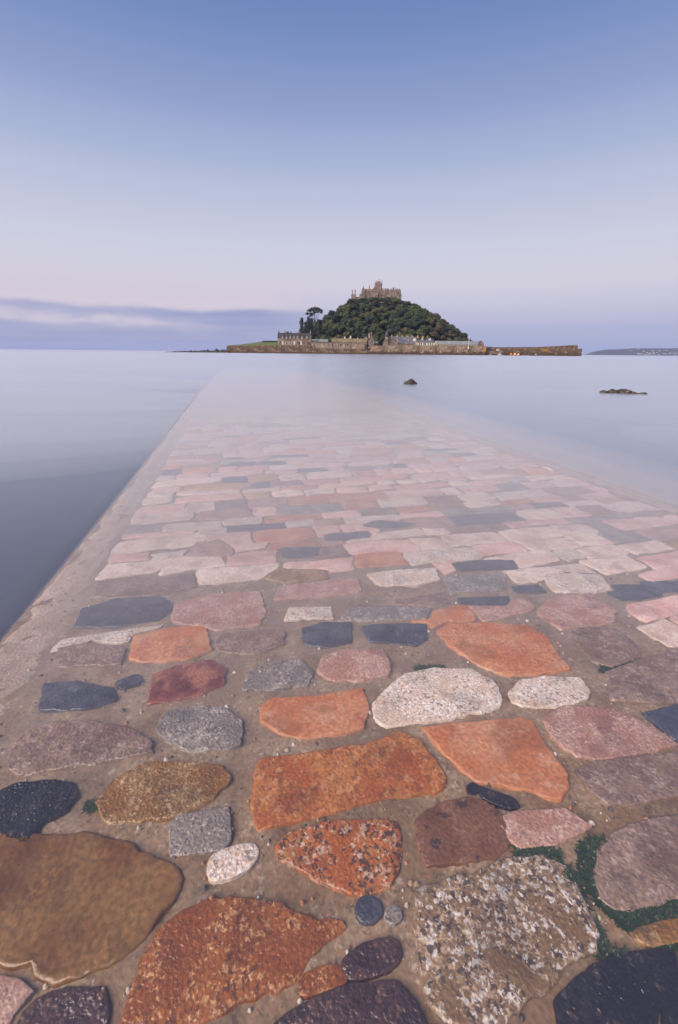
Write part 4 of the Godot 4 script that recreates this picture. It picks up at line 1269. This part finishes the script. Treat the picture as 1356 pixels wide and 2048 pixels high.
func spot_words(p: Vector3) -> String:
	var off := p.x * 430.0 / -p.z
	var near := "the cottage terrace" if off < X(640, 430) else "the boathouse" if off < X(735, 430) else "the spired house" if off < X(790, 430) else "the slate cottages" if off < X(835, 430) else "the white cottages" if off < X(870, 430) else "the long storehouse"
	if p.y > 44.0:
		return "under the castle walls above " + near
	return ("halfway up the hill above " if p.y > 22.0 else "at the hill foot behind ") + near

func build_trees() -> void:
	mid_x = X(757, CROWN)
	var shades := [Color(0.040, 0.062, 0.028), Color(0.062, 0.088, 0.034), Color(0.032, 0.052, 0.034), Color(0.088, 0.092, 0.036), Color(0.082, 0.068, 0.038)]
	var words := ["dense dark green round tree", "mid green spreading tree", "cool blackish green tree", "olive green tree", "brownish green scrubby tree"]
	var crowns := []
	for k in 5:
		var r := RandomNumberGenerator.new()
		r.seed = 900 + k
		var lobes := [[Vector3(0, 6.6, 0), Vector3(3.4, 2.9, 3.4)]]
		for i in 6:
			var an := TAU * i / 6.0 + r.randf() * 0.6
			lobes.append([Vector3(cos(an) * r.randf_range(2.2, 3.2), r.randf_range(4.4, 7.6), sin(an) * r.randf_range(2.2, 3.2)), Vector3(1, 0.85, 1) * r.randf_range(1.6, 2.4)])
		crowns.append(leafy(lobes, 2600, 0.34, shades[k], 40 + k))
	var tr := trunk_mesh(6.5, 0.38, [[Vector3(0, 3.0, 0), Vector3(2.2, 5.6, 0.6)], [Vector3(0, 3.4, 0), Vector3(-2.0, 5.9, 0.9)], [Vector3(0, 3.8, 0), Vector3(0.3, 6.4, -1.9)]])
	var spots := []
	var tries := 0
	while spots.size() < 270 and tries < 9000:
		tries += 1
		var x := mid_x + rng.randf_range(-92.0, 101.0)
		var z := -CROWN + rng.randf_range(-26.0, 64.0)
		var dx := x - mid_x
		var dz := z + CROWN
		var d := Vector2(dx, dz * 1.75).length()
		var y := ground(x, z)
		if d > 108.0 + (8.0 if dx > 0 else -14.0) or y < 7.2:
			continue
		if absf(dx) < 34.0 and dz < 5.5 and dz > -40.0:      # the castle stands here
			continue
		var size := rng.randf_range(0.85, 1.3)
		if y > 40.0:
			size = clampf((55.5 - y) / 9.0, 0.35, 0.8)
		if dx > 60.0:
			size *= 0.72
		var ok := true
		for q in spots:
			if Vector2(q[0].x - x, q[0].z - z).length() < 2.35 * (q[1] + size):
				ok = false
				break
		if ok:
			spots.append([Vector3(x, y, z), size])
	for i in 13:                                       # thicket along the foot of the castle walls
		var x := mid_x - 31.0 + i * 5.3 + rng.randf_range(-1.2, 1.2)
		var z := -CROWN + 8.0 + rng.randf_range(-0.6, 2.5)
		var y := ground(x, z)
		spots.append([Vector3(x, y, z), clampf((54.2 - y + rng.randf_range(-1.2, 0.8)) / 9.6, 0.4, 1.1)])
	for q in spots:
		var dx: float = q[0].x - mid_x
		var k := 0
		var n := lump.get_noise_2d(q[0].x * 4.0, q[0].z * 4.0) + rng.randf_range(-0.35, 0.35)
		k = 0 if n < -0.2 else 2 if n < 0.1 else 1 if n < 0.4 else 3
		if dx > 50.0 and rng.randf() < 0.6:
			k = 4
		var sc: float = q[1]
		tree("tree", "%s%s %s" % ["large " if q[1] > 1.08 else "small " if q[1] < 0.8 else "", words[k], spot_words(q[0])], "tree", q[0], crowns[k], tr, Vector3(sc * rng.randf_range(0.95, 1.2), sc * rng.randf_range(0.9, 1.2), sc), rng.randf() * TAU, "trees covering the castle hill")
	# tall umbrella pine over the left slope
	var at := W(629.5, 656, 496.0)
	at.y = ground(at.x, at.z)
	var top := W(629.5, 616.0, 496.0).y - at.y
	var lobes := []
	for q in [[-7.4, -5.4, 2.2], [-5.2, -2.6, 2.6], [-2.4, -1.3, 3.0], [0.5, -0.9, 3.2], [3.6, -1.4, 3.0], [6.4, -2.6, 2.4], [-3.6, -5.2, 1.7], [7.0, -4.4, 1.6], [-0.2, -4.2, 2.0], [3.0, -3.9, 1.7], [-4.6, -7.6, 1.6], [-2.6, -6.4, 1.7]]:
		lobes.append([Vector3(q[0], top + q[1], rng.randf_range(-2.0, 2.0)), Vector3(q[2] * 1.15, q[2] * 0.72, q[2] * 1.15)])
	lobes.append([Vector3(-3.8, top - 10.4, 0.5), Vector3(2.6, 0.8, 2.0)])
	lobes.append([Vector3(4.4, top - 12.2, -0.5), Vector3(2.2, 0.7, 1.8)])
	var limbs := []
	for q in [[-7.0, -5.2, 0.5], [-4.5, -3.0, 0.55], [0.8, -1.6, 0.7], [3.8, -2.4, 0.5], [6.2, -3.4, 0.42], [-3.6, -10.6, 0.35], [4.2, -12.4, 0.3]]:
		limbs.append([Vector3(0, (top - 1.0) * q[2], 0), Vector3(q[0] * 0.9, top + q[1], 0.2)])
	tree("umbrella_pine", "tall flat topped pine with bare forked trunk above the left slope", "tree", at, leafy(lobes, 4200, 0.36, Color(0.022, 0.036, 0.018), 71, 0.6), trunk_mesh(top - 2.5, 0.72, limbs), Vector3.ONE, 0.0, "")
	# ragged pines at the left edge of the wood, behind the cottages
	for q in [[604.5, 638.0, 5.6, "ragged dark pine at the outer edge of the wood behind the cottages"], [617.5, 636.0, 6.0, "dark pine between the outermost pine and the umbrella pine"], [623.0, 640.0, 6.0, "dark bushy pine just below the umbrella pine"], [638.0, 641.0, 6.5, "dark pine to the right of the umbrella pine trunk"], [612.0, 646.0, 5.0, "low dark pine behind the cottage chimneys"]]:
		var f := W(q[0], 685, 478.0)
		f.y = ground(f.x, f.z)
		var h := W(q[0], q[1], 478.0).y - f.y
		lobes = []
		for i in 9:
			var t := i / 8.0
			var wide: float = q[2] * (1.05 - 0.62 * t) * rng.randf_range(0.7, 1.05)
			lobes.append([Vector3(rng.randf_range(-1.0, 1.0) * (1.4 - t), h * (0.2 + 0.76 * t), rng.randf_range(-0.8, 0.8)), Vector3(wide * 0.85, h * 0.11, wide * 0.85)])
		tree("pine", q[3], "tree", f, leafy(lobes, 3200, 0.40, Color(0.020, 0.034, 0.022), int(q[0])), trunk_mesh(h * 0.9, 0.45, []), Vector3.ONE, 0.0, "pines behind the cottages")
	# shrubs in the gardens at the foot of the hill
	var bush := leafy([[Vector3(0, 1.6, 0), Vector3(2.6, 1.7, 2.2)], [Vector3(2.0, 1.2, 0.4), Vector3(1.8, 1.3, 1.6)], [Vector3(-2.0, 1.1, 0), Vector3(1.7, 1.2, 1.6)]], 1300, 0.26, Color(0.058, 0.082, 0.030), 88)
	var stem := trunk_mesh(1.4, 0.16, [])
	for q in [[634, 680, 1.3, "broad light green shrub behind the pale yard wall"], [646, 673, 1.5, "tall rounded green shrub above the store shed roof"], [661, 676, 1.7, "big rounded green shrub left of the boathouse roof"], [655, 681, 1.0, "small green shrub at the end of the store shed roof"], [812, 671, 1.0, "olive shrub behind the slate cottage chimneys"], [803, 671, 0.9, "brownish shrub behind the yellow chimneys"], [914, 677, 1.4, "olive shrub above the storehouse roof"], [900, 680, 1.1, "low shrub behind the storehouse ridge"], [938, 680, 0.8, "small bush behind the white flagpole"], [752, 678, 1.2, "green shrub beside the gabled house"]]:
		var dist := 462.0
		var p := W(q[0], q[1], dist)
		p.y = maxf(ground(p.x, p.z), p.y - 3.2 * q[2])
		p.y = ground(p.x, p.z)
		var tall := (W(q[0], q[1] - 3.0, dist).y - p.y) / 3.2
		tree("shrub", q[3], "shrub", p, bush, stem, Vector3(q[2], maxf(tall, 0.6), q[2]), rng.randf() * TAU, "garden shrubs at the foot of the hill")
	# clipped hedge on the green bank
	var hb := W(540, 684.5, FRONT + 30.0)
	var hl := []
	for i in 12:
		hl.append([Vector3(-7.0 + i * 1.25, 0.7, 0), Vector3(1.2, 0.75 + 0.15 * rng.randf(), 0.9)])
	tree("hedge", "long low green hedge on the grass bank beside the cottages", "hedge", hb, leafy(hl, 1600, 0.2, Color(0.038, 0.06, 0.022), 93), trunk_mesh(0.7, 0.12, []), Vector3.ONE, 0.0, "")

# ---------------------------------------------------------------- rocks, reef, headland
func rock_mesh(rx: float, ry: float, rz: float, sd: int, rough: float) -> ArrayMesh:
	var st := new_st()
	st.set_smooth_group(0)
	st.set_color(Color.WHITE)
	var n := 26
	var m := 14
	var v := []
	for j in m + 1:
		var row := []
		for i in n:
			var a := TAU * i / n
			var b := -0.5 * PI + PI * j / m
			var d := Vector3(cos(b) * cos(a), sin(b), cos(b) * sin(a))
			var k := 1.0 + rough * lump.get_noise_3d(d.x * 60.0 + sd * 13.0, d.y * 60.0, d.z * 60.0) + rough * 0.45 * lump.get_noise_3d(d.x * 190.0, d.y * 190.0 + sd, d.z * 190.0)
			row.append(d * k * Vector3(rx, ry, rz))
		v.append(row)
	for j in m:
		for i in n:
			var i2 := (i + 1) % n
			quad(st, v[j][i], v[j][i2], v[j + 1][i2], v[j + 1][i], v[j][i] + v[j + 1][i2])
	st.generate_normals()
	return st.commit()

func build_rocks() -> void:
	for q in [[820.5, 768.0, 15.0, 13.0, "lone dark rock standing out of the water left of the low reef"], [1211.0, 785.5, 10.0, 7.0, "small brown rock at the shoreward end of the low reef"], [1230.0, 785.5, 14.0, 9.5, "rough brown rock between the small one and the domed one"], [1253.0, 786.5, 19.0, 11.5, "largest domed rock of the low reef, weed on top"], [1270.0, 787.5, 9.0, 5.0, "low rock at the foot of the domed one"], [1288.5, 788.0, 9.0, 5.0, "small outlying rock past the domed one"]]:
		var r := ray(q[0], q[1])
		var k := -EYE.y / r.y
		var p := EYE + r * k
		var px: float = absf(p.z) * 0.94 / FOCAL
		var o := MeshInstance3D.new()
		o.name = numbered("sea_rock")
		o.mesh = rock_mesh(q[2] * px * 0.9, q[3] * px * 0.72, q[2] * px * 0.7, int(q[0]), 0.5)
		o.material_override = M.reef
		add_child(o)
		o.position = Vector3(p.x, -q[3] * px * 0.15, p.z - q[2] * px * 0.5)
		tag(o, q[4], "rock", "rocks rising from the water")
	# ragged reef running out from the green bank
	var st := new_st()
	st.set_color(Color.WHITE)
	st.set_smooth_group(0)
	var rows := []
	for i in 121:
		var f := i / 120.0
		var x := lerpf(X(331, FRONT), X(456, FRONT), f)
		var h := lerpf(0.5, 3.2, f) * (0.8 + 0.7 * lump.get_noise_1d(x * 22.0) + 0.5 * lump.get_noise_1d(x * 90.0))
		h = maxf(h, 0.35)
		rows.append([Vector3(x, -1.5, -FRONT + 5.0), Vector3(x, h * 0.45, -FRONT + 2.0), Vector3(x, h, -FRONT - 1.5), Vector3(x, h * 0.8, -FRONT - 5.0), Vector3(x, -1.5, -FRONT - 9.0)])
	for i in 120:
		for k in 4:
			quad(st, rows[i][k], rows[i + 1][k], rows[i + 1][k + 1], rows[i][k + 1], Vector3(0, 1, 0.6 if k < 2 else -0.6))
	var reef := done(st, self, "reef", M.reef)
	tag(reef, "long low dark reef trailing away from the green bank", "reef")

func head_y(px: float) -> float:
	return table([[1140, 713], [1168, 711.2], [1176, 707.4], [1190, 702.8], [1200, 700.6], [1216, 699.0], [1240, 698.2], [1262, 696.8], [1300, 696.6], [1356, 696.2], [1480, 694.5], [1640, 698.0], [1760, 712.0]], px)

func build_headland() -> void:
	var d := 4000.0
	var st := new_st()
	st.set_color(Color.WHITE)
	st.set_smooth_group(0)
	var rows := []
	for i in 141:
		var px := lerpf(1164.0, 1760.0, i / 140.0)
		var row := []
		for j in 9:
			var f := j / 8.0
			var z := d + 700.0 * f
			var y := maxf(0.0, W(px, head_y(px), d + 500.0).y) * smoothstep(0.0, 1.0, minf(1.0, f * 1.25) * 0.9 + 0.02) * 1.04
			y += 3.5 * lump.get_noise_2d(px * 7.0, f * 260.0) * minf(1.0, f * 3.0)
			row.append(Vector3(W(px, 705.0, z).x, y if j > 0 and j < 8 else -2.0, -z))
		rows.append(row)
	for i in 140:
		for j in 8:
			quad(st, rows[i][j], rows[i + 1][j], rows[i + 1][j + 1], rows[i][j + 1], Vector3(0, 1, 0.02))
	structure(done(st, self, "headland", M.headland))
	var spots := [[1277.0, 698.8, 3.6], [1262.0, 702.4, 1.6], [1286.5, 702.8, 1.8], [1294.0, 706.5, 3.2], [1289.0, 704.4, 1.5], [1279.0, 707.8, 2.4], [1283.0, 708.8, 3.4], [1275.5, 708.6, 2.0], [1300.0, 707.0, 2.4], [1305.0, 702.0, 2.6], [1307.0, 706.0, 2.0], [1301.0, 709.0, 2.6], [1296.0, 709.4, 2.0], [1308.0, 708.4, 2.2], [1314.0, 706.0, 1.8], [1318.0, 709.6, 2.4], [1331.0, 708.8, 3.0], [1326.0, 707.6, 1.6], [1339.0, 707.2, 2.6], [1344.0, 706.6, 2.0], [1352.0, 707.0, 2.4], [1349.0, 709.4, 2.2], [1333.0, 701.4, 2.0], [1319.0, 702.2, 1.4], [1290.0, 709.8, 2.2]]
	for q in spots:
		# walk up the slope until the pixel's ray meets it
		var hit := W(q[0], q[1], d + 60.0)
		for j in 60:
			var z := d + 10.0 + 9.0 * j
			var f := (z - d) / 700.0
			var y := W(q[0], head_y(q[0]), d + 500.0).y * smoothstep(0.0, 1.0, minf(1.0, f * 1.25) * 0.9 + 0.02) * 1.04
			hit = W(q[0], q[1], z)
			if hit.y <= y:
				break
		var o := thing("headland_house", ("wide" if q[2] >= 2.4 else "tiny") + " white house " + ("high on the slope" if q[1] < 704.0 else "at the shore" if q[1] > 708.5 else "part way up the slope") + " of the hazy far headland", "house", hit + Vector3(0, -3, 0), "white houses on the far headland")
		var w: float = q[2] * 2.3
		var st2 := new_st()
		var h := rng.randf_range(5.0, 6.5)
		local = true
		prism_wall(o, "wall", M.white, -w, w, 0.0, h + 2.0, h + 5.0, 5.0, -5.0, "x")
		roof(o, "roof", M.slate_roof, Vector3(-w, h + 2.1, 5.0), Vector3(w, h + 5.1, -5.0), "x", 0.3)
		local = false

func _ready() -> void:
	rng.seed = 20240611
	lump.seed = 77
	lump.noise_type = FastNoiseLite.TYPE_SIMPLEX_SMOOTH
	lump.frequency = 0.02
	lump.fractal_octaves = 2
	# camera: level eye 1.3 m above the water, wide lens tipped down 20 degrees
	view = Basis(Vector3.RIGHT, deg_to_rad(-20.2)) * Basis(Vector3.BACK, deg_to_rad(0.55))
	var cam := Camera3D.new()
	cam.name = "camera"
	cam.transform = Transform3D(view, EYE)
	cam.fov = rad_to_deg(2.0 * atan(1024.0 / FOCAL))
	cam.near = 0.05
	cam.far = 30000.0
	cam.current = true
	add_child(cam)
	# dawn sky
	var env := Environment.new()
	env.background_mode = Environment.BG_SKY
	env.sky = make_sky()
	env.background_energy_multiplier = 0.571
	env.tonemap_mode = Environment.TONE_MAPPER_LINEAR
	env.tonemap_exposure = 1.75
	env.sdfgi_enabled = true
	env.ssao_enabled = true
	env.ssil_enabled = true
	env.volumetric_fog_enabled = true
	env.volumetric_fog_density = 0.0
	env.fog_enabled = FOG
	env.fog_density = 0.00007
	env.fog_light_color = Color(0.70, 0.77, 0.98)
	var we := WorldEnvironment.new()
	we.name = "environment"
	we.environment = env
	add_child(we)
	# the brightening sky behind the left shoulder, a very soft low light
	var sun := DirectionalLight3D.new()
	sun.name = "sun"
	sun.light_energy = 1.45
	sun.light_angular_distance = 50.0
	sun.light_color = Color(1.0, 0.92, 0.85)
	sun.shadow_enabled = true
	sun.rotation = Vector3(deg_to_rad(-42.0), deg_to_rad(-50.0), 0.0)
	add_child(sun)
	make_materials()
	build_water()
	build_causeway()
	build_algae()
	build_grit()
	mid_x = X(757, CROWN)
	build_hill()
	build_castle()
	build_village()
	build_pier()
	build_boats()
	build_trees()
	build_rocks()
	build_headland()
